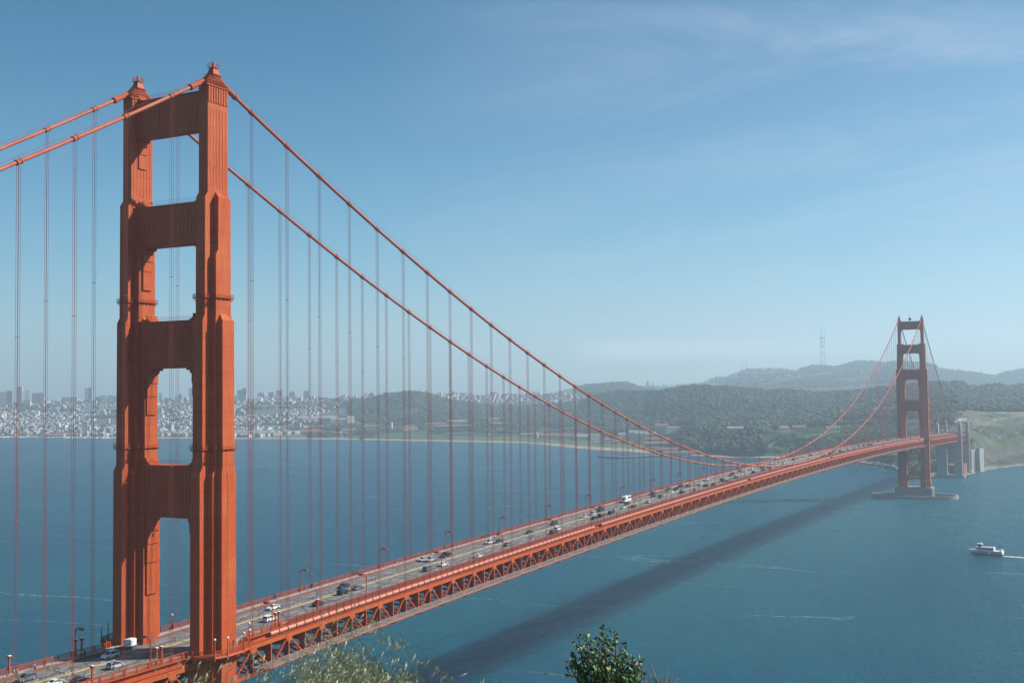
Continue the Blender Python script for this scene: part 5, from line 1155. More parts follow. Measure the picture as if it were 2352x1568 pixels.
# named larger buildings : (crop, x, y, width m, depth, height, wall, roof, roof kind, yaw, label)
c8 = (1200, 1450, 1.809); cs = (2300, 1350, 1.68)
PB_ = [
 (c8, 1160, 528, 88, 14, 8, 'white', 'flat', 'flat', 0, 'long white two storey block by the green field with rows of dark windows'),
 (c8, 1142, 447, 60, 16, 10, 'white', 'grey', 'gable', 0, 'white barracks with a grey roof in front of the wooded hill, middle one'),
 (c8, 1070, 486, 90, 20, 11, 'brick', 'red', 'hip', .1, 'wide red brick building with a red roof left of the green field'),
 (c8, 1190, 482, 48, 18, 10, 'brick', 'red', 'hip', -.1, 'smaller red brick building right of the wide brick one'),
 (c8, 1425, 468, 50, 20, 12, 'brick', 'red', 'hip', .1, 'red brick building standing right of the grey roofed barracks'),
 (c8, 1408, 430, 42, 16, 11, 'white', 'grey', 'hip', 0, 'white building with windows at the foot of the pine hill'),
 (c8, 982, 462, 74, 15, 9, 'white', 'red', 'hip', .1, 'long white hall with a red hipped roof on the slope'),
 (c8, 795, 486, 48, 18, 8, 'cream', 'red', 'hip', .3, 'red roofed house with a low cream wall beside the slim white tower'),
 (c8, 545, 480, 40, 14, 9, 'white', 'red', 'gable', .0, 'white gabled hall with a red roof left of the slim white tower'),
 (c8, 487, 480, 30, 14, 9, 'white', 'red', 'gable', .1, 'small white gabled hall, leftmost of its pair'),
 (c8, 350, 500, 46, 14, 6, 'white', 'red', 'gable', .1, 'low white shed with a thin red roof by the lagoon'),
 (c8, 362, 432, 26, 22, 16, 'white', 'grey', 'gable', .4, 'tall white gabled end of the long grey hospital wing'),
 (c8, 280, 430, 62, 20, 9, 'white', 'grey', 'gable', .1, 'long white wing with a grey roof left of the tall gable'),
 (c8, 130, 420, 150, 26, 10, 'tan', 'grey', 'gable', .05, 'very long low tan building with grey roofs above the shore trees'),
 (c8, 70, 428, 60, 20, 12, 'cream', 'grey', 'gable', .3, 'cream gabled building at the left end of the long tan one'),
 (c8, 75, 510, 90, 24, 6, 'cream', 'red', 'hip', .1, 'wide low red roof close to the shore right of the near tower'),
 (c8, 30, 480, 60, 22, 8, 'cream', 'red', 'hip', .2, 'red roofed block up the slope behind the wide low red roof'),
 (c8, 292, 523, 12, 10, 8, 'white', 'grey', 'gable', .5, 'small lone white house beside the dark shore trees'),
 (c8, 345, 524, 24, 10, 4, 'cream', 'red', 'gable', 0, 'little red roofed boathouse right of the lone white house'),
 (c8, 1380, 528, 16, 8, 4, 'white', 'grey', 'gable', 0, 'tiny white shed on the green field, left one'),
 (c8, 1490, 530, 22, 8, 6, 'white', 'flat', 'flat', 0, 'small white cabin on the green field, right one'),
 (c8, 1680, 537, 70, 14, 7, 'white', 'grey', 'gable', 0, 'grey roofed white hangar by itself beyond the field'),
 (c8, 1712, 536, 20, 12, 8, 'white', 'grey', 'gable', 1.2, 'white gable end at the right of the lone hangar'),
 (c8, 1835, 545, 76, 20, 7, 'white', 'red', 'gable', .05, 'long white airfield hangar with a red striped roof, left one'),
 (c8, 1945, 549, 76, 20, 7, 'white', 'red', 'gable', .05, 'long white airfield hangar with a red striped roof, right one'),
 (c8, 2005, 547, 14, 18, 8, 'white', 'grey', 'gable', 1.4, 'bright white gable closing the row of hangars'),
 (c8, 2075, 552, 60, 14, 6, 'white', 'grey', 'gable', 0, 'low white hangar with a dark roof right of the hangar row'),
 (c8, 2135, 552, 28, 14, 7, 'white', 'red', 'gable', .4, 'short white hall with three doors beside the low hangar'),
 (c8, 2220, 590, 22, 15, 12, 'white', 'red', 'hip', .3, 'white beach station house with a red roof, the taller one'),
 (c8, 2285, 588, 18, 12, 6, 'white', 'red', 'hip', .3, 'low red roofed annex right of the beach station house'),
 (c8, 2142, 588, 14, 8, 4, 'white', 'grey', 'gable', .2, 'small white hut behind the sandy beach'),
 (cs, 12, 672, 14, 12, 7, 'white', 'grey', 'gable', .6, 'white hangar gable half behind the cable'),
 (cs, 85, 677, 62, 16, 7, 'white', 'grey', 'gable', .1, 'white hangar with two bright doors behind the beach'),
 (cs, 318, 668, 24, 12, 7, 'white', 'grey', 'gable', .4, 'small white shed below the raised road'),
 (cs, 400, 678, 30, 20, 15, 'cream', 'grey', 'gable', .2, 'cream storehouse with small windows, left one below the raised road'),
 (cs, 455, 682, 44, 20, 14, 'cream', 'grey', 'gable', .2, 'cream storehouse with small windows, middle one below the raised road'),
 (cs, 505, 684, 30, 20, 13, 'cream', 'grey', 'gable', .2, 'cream storehouse with small windows, right one below the raised road'),
 (cs, 555, 700, 60, 16, 6, 'brick', 'red', 'gable', .1, 'long barn with a rusty red roof, the upper one'),
 (cs, 560, 728, 64, 16, 6, 'brick', 'red', 'gable', .1, 'long barn with a rusty red roof, the lower one'),
 (cs, 632, 772, 54, 14, 6, 'brick', 'red', 'gable', .05, 'long red shed on the shore behind the pier'),
 (cs, 655, 790, 40, 12, 5, 'cream', 'red', 'gable', .1, 'cream wharf house with a red roof at the root of the pier'),
 (cs, 775, 790, 46, 12, 5, 'white', 'red', 'gable', .3, 'white wharf house with a red roof nearest the sea wall'),
 (cs, 590, 605, 40, 12, 7, 'cream', 'red', 'gable', .1, 'red roofed cream house above the raised road'),
 (cs, 655, 628, 34, 12, 8, 'white', 'red', 'gable', .4, 'white gabled house with a bright red roof near the raised road'),
 (cs, 1100, 635, 62, 16, 9, 'tan', 'grey', 'hip', .1, 'wide tan hall among trees on the bluff'),
 (cs, 1402, 634, 22, 14, 9, 'tan', 'red', 'gable', .5, 'pinkish tan house among trees right of the gabled row'),
 (cs, 1505, 622, 30, 14, 7, 'tan', 'red', 'gable', .2, 'low red roofed house in trees above the bluff'),
 (cs, 2045, 498, 44, 20, 10, 'white', 'flat', 'flat', 0, 'pale flat block in the woods behind the far cables, left one'),
 (cs, 2152, 498, 34, 20, 10, 'white', 'flat', 'flat', 0, 'pale flat block in the woods behind the far cables, right one'),
 (cs, 2310, 590, 60, 18, 9, 'white', 'flat', 'flat', 0, 'wide pale terrace building seen through the far tower'),
 (cs, 1735, 622, 28, 10, 5, 'white', 'grey', 'gable', 0, 'small white hut by the far parking lots'),
 (cs, 455, 352, 125, 30, 14, 'cream', 'flat', 'flat', 0, 'broad pale campus block on the hazy wooded hill'),
 (cs, 487, 330, 16, 14, 34, 'tan', 'red', 'hip', 0, 'church like tower with a pointed roof on the hazy wooded hill'),
 (cs, 1665, 312, 30, 20, 40, 'white', 'flat', 'flat', 0, 'pale tower block in the haze below the lattice mast')]
for (cc, x, y, W_, L_, H_, wa, ro, kd, yw, lab) in PB_:
    px, py = srcpx(x, y, *cc); gx, gy, gz, D, a = find_ground(px, py)
    ic = max(1.0, 1.15)
    building('long_building' if W_ > 55 else 'house', W_*1.0, L_, H_, wa, ro, kd, (gx, gy, gz), facing(a)+yw, lab, 'building', None, 2 if H_ < 16 else 4)
for k in range(6):
    px, py = srcpx(1170+k*26, 640, *cs); gx, gy, gz, D, a = find_ground(px, py)
    building('gabled_house', 9, 13, 9, 'cream', 'grey', 'gable', (gx, gy, gz+1), facing(a)+math.pi/2+.35, '%s of six identical steep gabled cream houses in a row' % ['leftmost', 'second', 'third', 'fourth', 'fifth', 'rightmost'][k], 'house', 'row of steep gabled houses')
# slim white landmark tower near shore
px, py = srcpx(662, 474, *c8); gx, gy, gz, D, a = find_ground(px, py); r = empty('white_tower', (gx, gy, gz)); m = MB(); m.rect([(0, 3.4, 3.4), (17, 2.8, 2.8), (17.2, 3.3, 3.3), (18, 3.3, 3.3)]); m.build('shaft', WALLC['white'], r); m = MB(); m.rect([(18, 2.6, 2.6), (22, .3, .3)]); m.build('roof', ROOFC['grey'], r); tag(r, 'slim square white tower near the lagoon shore', 'tower')
# red wharf shed at the far left shore
px, py = srcpx(500, 578, 0, 1450, 1.96); q = atz(px, py, 2.0); r = empty('pier_shed', (q[0], q[1], 0), facing(azim(px))); m = MB(); m.box(-62, 62, -14, 14, -1, 7); m.build('wall', WALLC['brick'], r); m = MB(); m.loft([[(-64, -16, 7), (-64, 16, 7), (-64, 0, 14)], [(64, -16, 7), (64, 16, 7), (64, 0, 14)]]); m.build('roof', ROOFC['red'], r); tag(r, 'long red pier shed on the water at the far left shore', 'shed')
px, py = srcpx(455, 468, 0, 1450, 1.96); gx, gy, gz, D, a = find_ground(px, py); building('supermarket', 200, 40, 13, 'white', 'flat', 'flat', (gx, gy, gz), facing(a), 'very long white flat roofed building amid the crowded city houses', 'building', None, 1)
# high rise towers: crop (0,1450,1.96) or c8 : x, top y, base y, width, wall, label
cc7 = (0, 1450, 1.96)
HR = [(cc7, 20, 232, 285, 42, 'white', 'pale'), (cc7, 75, 222, 285, 44, 'grey', 'grey'), (cc7, 155, 189, 292, 38, 'white', 'tallest white'), (cc7, 213, 213, 285, 30, 'white', 'stepped white'), (cc7, 265, 238, 290, 24, 'grey', 'slim grey'), (cc7, 290, 238, 290, 26, 'tan', 'slim tan'), (cc7, 322, 240, 292, 40, 'grey', 'broad grey'), (cc7, 210, 292, 340, 48, 'tan', 'squat tan'),
 (cc7, 530, 270, 325, 70, 'dark', 'broad dark'), (cc7, 590, 272, 330, 30, 'white', 'slim white'), (cc7, 570, 312, 350, 30, 'white', 'bright white'), (cc7, 680, 198, 292, 26, 'grey', 'grey half of the twin'), (cc7, 708, 199, 300, 26, 'white', 'white half of the twin'), (cc7, 775, 268, 310, 50, 'grey', 'wide grey'), (cc7, 808, 253, 300, 36, 'grey', 'square grey'),
 (cc7, 862, 260, 310, 40, 'grey', 'hazy grey'), (cc7, 900, 262, 330, 36, 'white', 'clear white'), (cc7, 795, 298, 350, 44, 'white', 'wide white'), (cc7, 795, 332, 395, 34, 'white', 'lower white'), (cc7, 450, 342, 378, 34, 'white', 'small cube like'), (cc7, 418, 376, 405, 50, 'white', 'long pale'), (cc7, 700, 328, 392, 46, 'grey', 'dim grey'), (cc7, 655, 360, 390, 44, 'white', 'low bright'), (cc7, 895, 335, 380, 44, 'cream', 'cream'),
 (cc7, 1258, 238, 285, 26, 'white', 'small white'), (cc7, 1308, 275, 335, 36, 'cream', 'cream striped'), (cc7, 1332, 278, 335, 22, 'tan', 'narrow tan'), (cc7, 1502, 206, 285, 36, 'dark', 'dark hazy'), (cc7, 1499, 284, 342, 32, 'white', 'bright white slab'), (cc7, 1388, 262, 300, 30, 'white', 'modest white'), (cc7, 1412, 250, 290, 26, 'grey', 'modest grey'), (cc7, 1385, 314, 345, 30, 'cream', 'low cream'),
 (cc7, 1880, 213, 300, 36, 'grey', 'grey left'), (cc7, 1914, 204, 290, 36, 'dark', 'dark tall'), (cc7, 1917, 243, 316, 36, 'white', 'white slab in front of dark'), (cc7, 1847, 256, 300, 16, 'white', 'thin white'), (cc7, 2050, 239, 285, 58, 'white', 'broad pale'), (cc7, 2125, 231, 290, 38, 'grey', 'plain grey'), (cc7, 2188, 217, 292, 50, 'grey', 'wide hazy'), (cc7, 2290, 232, 280, 40, 'dark', 'dim far'),
 (c8, 45, 204, 250, 40, 'grey', 'lone grey'), (c8, 183, 250, 292, 42, 'white', 'brilliant white box'), (c8, 208, 312, 348, 40, 'brick', 'brick red'), (c8, 1182, 228, 250, 28, 'white', 'small pale'), (c8, 1388, 214, 240, 22, 'dark', 'dark half of a twin'), (c8, 1414, 216, 242, 26, 'white', 'light half of a twin'), (c8, 1535, 236, 275, 22, 'white', 'slim pale'), (c8, 440, 250, 280, 30, 'white', 'modest pale'), (c8, 520, 222, 245, 44, 'cream', 'ridge top cream')]
posn = ['far left', 'left of the near tower', 'seen through the near tower', 'just right of the near tower', 'on the middle skyline']
for i, (cc, x, yt, yb, wd, wa, nm) in enumerate(HR):
    px, py = srcpx(x, yb, *cc); _, pt = srcpx(x, yt, *cc); fw = wd/cc[2]/1.7415
    D0 = 5750 if yb < 300 and cc is cc7 else 5300
    a = azim(px); s_ = float(shore_s(a))
    gx, gy, gz, D, a = find_ground(px, py, 6200) if yb > 300 else (None, None, None, D0, a)
    if gx is None or D > 6150: D = D0; x_, y_, z_ = ter_au(np.array([a]), np.array([D-s_])); gx, gy, gz = float(x_[0]), float(y_[0]), float(z_[0])
    top = zat(px, pt, D); W_ = fw/FPX*D*.95; L_ = W_*.7; H_ = max(12, top-gz)
    r = empty('apartment_tower', (gx, gy, gz), facing(a)+rnd.uniform(-.25, .25)); m = MB(); m.box(-W_/2, W_/2, -L_/2, L_/2, -5, H_)
    if i % 3 == 0: m.box(-W_*.25, W_*.25, -L_*.25, L_*.25, H_, H_+5)
    wl = m.build('wall', WALLC[wa], r); g = MB(); nf = max(3, int(H_/4.2))
    for f in range(nf):
        z0 = H_*(f+.3)/nf
        for sd in (-1, 1):
            a_, b_ = sorted((sd*(L_/2-.05), sd*(L_/2+.12))); g.box(-W_*.46, W_*.46, a_, b_, z0, z0+H_/nf*.38)
    g.build('window_bands', MATS['dark_glass'], r)
    g.v and None
    side = posn[0] if px < 150 else posn[1] if px < 275 else posn[2] if px < 460 else posn[3] if px < 760 else posn[4]
    tag(r, '%s high rise %s' % (nm, side), 'high rise', 'high rises over the distant city')
# houses: instances of a few kinds, the 300 nearest as things, the rest one mass
def house_mesh(k, wall, roof):
    m = MB(); W_, L_, H_ = ((9, 14, 8), (12, 12, 10), (16, 14, 11), (22, 16, 9), (9, 16, 10), (14, 12, 7))[k]
    m.box(-W_/2, W_/2, -L_/2, L_/2, -6, H_)
    if k in (0, 4): m.loft([[(-W_/2-.3, -L_/2, H_), (W_/2+.3, -L_/2, H_), (0, -L_/2, H_+3.5)], [(-W_/2-.3, L_/2, H_), (W_/2+.3, L_/2, H_), (0, L_/2, H_+3.5)]], 1)
    elif k == 5: m.rect([(H_+.01, W_/2+.4, L_/2+.4), (H_+3, .5, 1.5)], mi=1)
    else: m.box(-W_/2-.2, W_/2+.2, -L_/2-.2, L_/2+.2, H_+.01, H_+.6, 1)
    for f in range(2 if H_ < 9 else 3):
        z0 = 1.2+f*3.1
        for sd in (-1, 1):
            for xx in (-W_*.28, W_*.28):
                a_, b_ = sorted((sd*(L_/2-.02), sd*(L_/2+.06))); m.box(xx-1.1, xx+1.1, a_, b_, z0, z0+1.6, 2)
                a_, b_ = sorted((sd*(W_/2-.02), sd*(W_/2+.06))); m.box(a_, b_, xx*L_/W_*.9-1, xx*L_/W_*.9+1, z0, z0+1.6, 2)
    o = m.build('city_house', [WALLC[wall], ROOFC[roof], GLS]); me = o.data; bpy.data.objects.remove(o); return me
kinds = [(0, 'white', 'grey', 'narrow white gabled house'), (1, 'white', 'flat', 'white flat roofed house'), (2, 'cream', 'flat', 'cream flat roofed house'), (3, 'white', 'flat', 'wide white apartment house'), (4, 'grey', 'grey', 'grey gabled house'), (5, 'cream', 'red', 'cream house with a red tiled roof'), (1, 'tan', 'flat', 'tan flat roofed house'), (2, 'grey', 'flat', 'grey flat roofed house')]
HM_ = [house_mesh(k, a_, b_) for k, a_, b_, _ in kinds]
def city_keep(th): return lambda a, u, x, y: (fbm(x*.006+3, y*.006, 3) < th-.5*np.clip((a-azim(620))/(azim(850)-azim(620)), 0, 1)*(u < 1500))
sets = [scatter(-320, 840, 60, 1250, 6500, city_keep(.16)), scatter(-320, 850, 1250, 2150, 5200, city_keep(.08)), scatter(780, 1500, 1750, 2450, 1500, city_keep(.12)), scatter(560, 1560, 330, 900, 240, city_keep(-.05)), scatter(1200, 1560, 3900, 5300, 350, city_keep(0)), scatter(1620, 1860, 4200, 5150, 480, city_keep(.02)), scatter(1860, 2100, 3600, 4400, 120, city_keep(-.05))]
allP = np.concatenate([s_[0] for s_ in sets]); allA = np.concatenate([s_[2] for s_ in sets]); allU = np.concatenate([s_[1] for s_ in sets])
# houses follow a street grid
gridr = .16; cg, sg = math.cos(gridr), math.sin(gridr); gx_ = allP[:, 0]*cg+allP[:, 1]*sg; gy_ = -allP[:, 0]*sg+allP[:, 1]*cg
gx_ = np.round(gx_/13)*13; gy_ = np.round(gy_/32)*32+np.where(RG.random(len(gy_)) < .5, 8, -8)
X_ = gx_*cg-gy_*sg; Y_ = gx_*sg+gy_*cg
_, uq = np.unique(np.c_[np.round(X_, 1), np.round(Y_, 1)], axis=0, return_index=True); X_ = X_[uq]; Y_ = Y_[uq]; allP = allP[uq]
AZ_ = np.arctan2(X_-CAM[0], Y_-CAM[1]); D_ = np.hypot(X_-CAM[0], Y_-CAM[1]); U_ = D_-shore_s(AZ_); ok = U_ > 40
X_, Y_, AZ_, D_, U_ = X_[ok], Y_[ok], AZ_[ok], D_[ok], U_[ok]; _, _, Z_ = ter_au(AZ_, U_)
vis = (AZ_ > azim(2)) & (AZ_ < azim(2350))
kk = RG.choice(8, len(X_), p=[.2, .2, .12, .1, .1, .1, .1, .08])
order = np.argsort(np.where(vis, D_, 1e9)); first = order[:300]; rest_i = order[300:]
for n_, i in enumerate(first):
    o = bpy.data.objects.new('city_house', HM_[kk[i]]); col.objects.link(o); o.location = (X_[i], Y_[i], Z_[i]); o.rotation_euler = (0, 0, gridr+(math.pi/2)*(i % 2))
    pxi = float(np.interp(AZ_[i], [azim(q) for q in range(0, 2400, 50)], list(range(0, 2400, 50))))
    where = 'in the crowded shore streets at the left' if pxi < 300 else 'in the shore streets seen through the near tower' if pxi < 470 else 'in the streets right of the near tower' if pxi < 830 else 'among trees on the middle shore' if pxi < 1560 else 'on the far hazy hillside'
    tag(o, kinds[kk[i]][3]+' '+where, 'house', 'houses nearest the far shore: %s %s' % (kinds[kk[i]][3], where))
vs = []; fs = []; off = 0; cols = []
base = np.array([(-.5, -.5, 0), (.5, -.5, 0), (.5, .5, 0), (-.5, .5, 0), (-.5, -.5, 1), (.5, -.5, 1), (.5, .5, 1), (-.5, .5, 1)], float)
bf = np.array([(4, 5, 6, 7), (0, 1, 5, 4), (1, 2, 6, 5), (2, 3, 7, 6), (3, 0, 4, 7)])
n_ = len(rest_i); wd = RG.uniform(6, 12, n_); ln = RG.uniform(9, 17, n_); ht = RG.choice([6, 8, 9, 11, 14, 22], n_, p=[.3, .3, .2, .13, .05, .02]); ht = ht+5
th = gridr+np.where(RG.random(n_) < .5, 0, math.pi/2)
v = base[None]*np.stack([wd, ln, ht], 1)[:, None]; c_, s_2 = np.cos(th)[:, None], np.sin(th)[:, None]
vx = v[:, :, 0]*c_-v[:, :, 1]*s_2+X_[rest_i][:, None]; vy = v[:, :, 0]*s_2+v[:, :, 1]*c_+Y_[rest_i][:, None]; vz = v[:, :, 2]+Z_[rest_i][:, None]-5
Vh = np.stack([vx, vy, vz], 2).reshape(-1, 3); Fh = (bf[None]+(np.arange(n_)*8)[:, None, None]).reshape(-1, 4)
hm = bpy.data.materials.new('far_house_mix'); hm.use_nodes = True; t = hm.node_tree; p = t.nodes['Principled BSDF']; g = N(t, 'ShaderNodeNewGeometry')
t.links.new(ramp(t, g.outputs['Random Per Island'], [(0, (.34, .34, .33)), (.2, (.30, .27, .23)), (.38, (.44, .43, .41)), (.5, (.17, .17, .18)), (.72, (.26, .2, .16)), (.84, (.13, .08, .07)), (.92, (.45, .44, .42))], 'CONSTANT'), p.inputs['Base Color']); p.inputs['Roughness'].default_value = .8
tag(npmesh('city_blocks', Vh, Fh, hm), 'mass of pale houses packed over the far city slopes', 'houses', kind='stuff')

# far lattice mast
px, pb_ = 1891, 838; D = 7450; gx, gy, gz, a = ground_at(px, D); top = zat(px, 755, D); zb = gz-2; H_ = top-zb; k_ = H_/298
mast = empty('lattice_mast', (gx, gy, zb), facing(a)+.25); mast.scale = (k_,)*3
SM = mat('mast_paint', (.10, .07, .07), .7)
legs = [(90+120*q) for q in range(3)]
def lp(i, z):
    w_ = np.interp(z, [0, 60, 120, 170, 190, 232], [23, 18.5, 15, 11.5, 12.5, 18]); an = R_(legs[i]); return (w_*math.cos(an), w_*math.sin(an), z)
for i in range(3):
    m = MB(); m.tube([lp(i, z) for z in (0, 60, 120, 170, 190, 232)], 1.5, 6); m.build('leg', SM, mast); m = MB(); q = lp(i, 232); m.tube([q, (q[0], q[1], 298 if i else 290)], [1.4, .7], 6); m.build('antenna', SM, mast)
for z, h in ((55, 4), (112, 4), (170, 5), (200, 2.5), (232, 5)):
    m = MB()
    for i in range(3): m.beam(lp(i, z), lp((i+1) % 3, z), 2.6, h)
    m.build('cross_truss', SM, mast)
for i in (0, 2): m = MB(); q = lp(i, 215); m.tube([(q[0], q[1], 208), (q[0], q[1], 224)], 2.6, 8); m.build('antenna_drum', SM, mast)
tag(mast, 'tall three legged lattice mast on the hazy hill left of the far tower', 'radio mast')
for px, k in ((1714-8, 'left'), (1714+1, 'right')):
    D = 7300; gx, gy, gz, a = ground_at(px, D); m = MB(); m.tube([(gx, gy, gz-3), (gx, gy, zat(px, 826, D))], [1.6, .9], 5); tag(m.build('thin_mast', SM), 'very thin hazy mast on the bare peak, the %s one' % k, 'radio mast')

# viaduct of the shore road
r = empty('viaduct'); A1 = srcpx(290, 603, *cs); A2 = srcpx(700, 598, *cs); p1 = find_ground(A1[0], A1[1]+14); p2 = find_ground(A2[0], A2[1]+14)
D1 = 3050; D2 = 2950; a1 = azim(A1[0]); a2 = azim(A2[0])
q1 = Vector((CAM[0]+math.sin(a1)*D1, CAM[1]+math.cos(a1)*D1, zat(A1[0], A1[1], D1))); q2 = Vector((CAM[0]+math.sin(a2)*D2, CAM[1]+math.cos(a2)*D2, zat(A2[0], A2[1], D2)))
m = MB(); m.beam(q1-(q2-q1)*.25, q2+(q2-q1)*.2, 14, 2.6); m.build('road_deck', CONCD, r)
for k in range(7): c = q1.lerp(q2, k/6); m = MB(); m.box(c.x-2.2, c.x+2.2, c.y-1.5, c.y+1.5, -2, c.z-1.2); m.build('pier_column', CONC, r)
tag(r, 'raised concrete road on tall columns crossing in front of the woods', 'viaduct')
# fishing pier
T1 = atz(*srcpx(155, 803, *cs)); T2 = atz(*srcpx(320, 811, *cs)); T3 = atz(*srcpx(590, 797, *cs)); r = empty('fishing_pier')
m = MB()
for a_, b_, w_ in ((T1, T2, 9), (T2, T3, 7)): m.beam((a_[0], a_[1], 3.2), (b_[0], b_[1], 3.2), w_, 1.0)
m.build('pier_deck', CONCD, r); m = MB()
for a_, b_, n_ in ((T1, T2, 14), (T2, T3, 24)):
    for k in range(n_): c = a_+(b_-a_)*k/n_; m.box(c[0]-.5, c[0]+.5, c[1]-2.5, c[1]+2.5, -2, 3)
tag(m.build('pile', DARK, r), kind='stuff'); tag(r, 'low angled fishing pier on dark piles reaching into the bay', 'pier')
# concrete walls at the fort side of the far pylon
m = MB()
for (xa, ya, xb, yb_, z1) in ((20.5, 1736, 26.5, 1752, 36), (31.5, 1756, 35.5, 1775, 37)):
    m.loft([[(xa, ya, -1), (xb, yb_, -1), (xb-3, yb_+2.5, -1), (xa-3, ya+2.5, -1)], [(xa, ya, z1), (xb, yb_, z1), (xb-3, yb_+2.5, z1), (xa-3, ya+2.5, z1)]])
m.rect([(-1, 3.2, 4), (38, 1.9, 3), (39.5, 1.2, 2)], 29.0, 1754)
tag(m.build('anchorage_wall', CONC), 'pale buttressed concrete wall on the beach right of the far pylon', 'wall')
# parked cars along the far shore
pk = []; PR = []
for cn in ('white', 'silver', 'dark blue', 'dark red'):
    m = MB(); m.loft([[(s*.9, y, z) for y, z in [(-2.2, .3), (-2.2, .9), (-1.7, 1.45), (.4, 1.45), (1.1, .95), (2.2, .8), (2.2, .3)]] for s in (-1, 1)]); o = m.build('parked_car', PAINT[cn]); PR.append((o.data, cn)); bpy.data.objects.remove(o)
def park(p0, p1, u0, u1, n, where):
    q, u, a = scatter(p0, p1, u0, u1, n)
    for i in range(len(q)):
        me, cn = PR[rnd.choice([0, 0, 1, 1, 2, 3])]; o = bpy.data.objects.new('parked_car', me); col.objects.link(o); o.location = (q[i][0], q[i][1], q[i][2]+.15); o.rotation_euler = (0, 0, facing(a[i])+rnd.choice([0, .1, 1.57]))
        tag(o, '%s parked car %s' % (cn, where), 'car', 'parked cars %s, %s' % (where, cn))
park(1940, 2075, 16, 40, 60, 'along the far sea wall'); park(2050, 2105, 30, 110, 30, 'on the point behind the far tower'); park(1700, 1860, 470, 540, 40, 'below the gabled houses'); park(1860, 2060, 380, 560, 70, 'in the lots above the far bluff'); park(0, 250, 20, 55, 60, 'along the left city shore'); park(2150, 2200, 620, 700, 24, 'in the lot above the green bluff')
# moored boats at the left shore
MBm = MB(); MBm.loft([[(-6, -1.6, 0), (-6, 1.6, 0), (5, 1.5, 0), (8, 0, .3), (5, -1.5, 0)], [(-6.2, -1.9, 1.6), (-6.2, 1.9, 1.6), (5, 1.8, 1.8), (9, 0, 2.1), (5, -1.8, 1.8)]]); MBm.rect([(1.6, 3, 1.1), (2.6, 2.4, .9)]); MBm.tube([(1, 0, 1.5), (1, 0, 17)], .16, 4); ob = MBm.build('moored_boat', WHITE); bme = ob.data; bpy.data.objects.remove(ob)
for i in range(34):
    px = 2+i*7.4+rnd.uniform(-2, 2); a = azim(px); D = float(shore_s(a))-rnd.uniform(6, 22); o = bpy.data.objects.new('moored_boat', bme); col.objects.link(o); o.location = (CAM[0]+math.sin(a)*D, CAM[1]+math.cos(a)*D, 0); o.rotation_euler = (0, 0, rnd.uniform(0, 3)); tag(o, 'small white masted boat moored along the left city shore', 'boat', 'moored boats along the left city shore')

# ------------------------------------------------------------------ the headland we stand on
nA, nD = 120, 60; AA, RR = np.meshgrid(np.linspace(azim(PW/2)-1.9, azim(PW/2)+1.9, nA), np.concatenate([[0], np.geomspace(.8, 330, nD-1)]), indexing='ij')
pr_ = np.interp(RR, [0, 2.5, 5, 9, 20, 80, 330], [139.35, 139.15, 138.55, 136.6, 129, 88, -6])
hx = CAM[0]+np.sin(AA)*RR; hy_ = CAM[1]+np.cos(AA)*RR; hz_ = pr_+fbm(hx/3, hy_/3, 3)*np.clip(RR/20, 0, 1)*3
hz_ = hz_-40*np.clip((-(hx-60))/60, 0, 1)*np.clip(RR/60, 0, 1)
Vg = np.c_[hx.ravel(), hy_.ravel(), hz_.ravel()]; ii, jj = np.meshgrid(np.arange(nA-1), np.arange(nD-1), indexing='ij'); q = (ii*nD+jj).ravel(); Fg = np.c_[q, q+nD, q+nD+1, q+1]
tag(npmesh('headland', Vg, Fg, mat('dry_hillside', (.16, .13, .07), .95, var=.4, vscale=1.5), True), kind='structure')
def hz_at(x, y):
    r_ = math.hypot(x-CAM[0], y-CAM[1]); return float(np.interp(r_, [0, 2.5, 5, 9, 20, 80, 330], [139.35, 139.15, 138.55, 136.6, 129, 88, -6]))
# wild oats
G1 = leafmat('grass_blade', (.12, .16, .05), (.33, .36, .16)); G2 = leafmat('oat_husk', (.46, .43, .27), (.80, .76, .60))
gb = MB(); gh = MB()
def ribbon(mb, pts, w_, side):
    L = []; n = len(pts)
    for i, p_ in enumerate(pts):
        ww = w_*(1-.85*(i/(n-1))**1.5)/2; L.append([p_-side*ww, p_+Vector((0, 0, ww*.5)), p_+side*ww])
    vs_ = [v_ for r_ in L for v_ in r_]; fs_ = []
    for i in range(n-1):
        for k in range(2): fs_.append((i*3+k, i*3+k+1, i*3+k+4, i*3+k+3))
    mb.add(vs_, fs_)
def husk(mb, c, d, ln, wd):
    a = d.cross(Vector((0, 0, 1))).normalized()*wd; b = d.cross(a).normalized()*wd*.6; m_ = c+d*ln*.4; e = c+d*ln
    mb.add([c, m_+a, m_+b, m_-a, m_-b, e], [(0, 1, 2), (0, 2, 3), (0, 3, 4), (0, 4, 1), (5, 2, 1), (5, 3, 2), (5, 4, 3), (5, 1, 4)])
RTv = Vector(RT); FWv = Vector((FW[0], FW[1], 0)).normalized(); wind = (RTv*-1.0+FWv*.2).normalized()
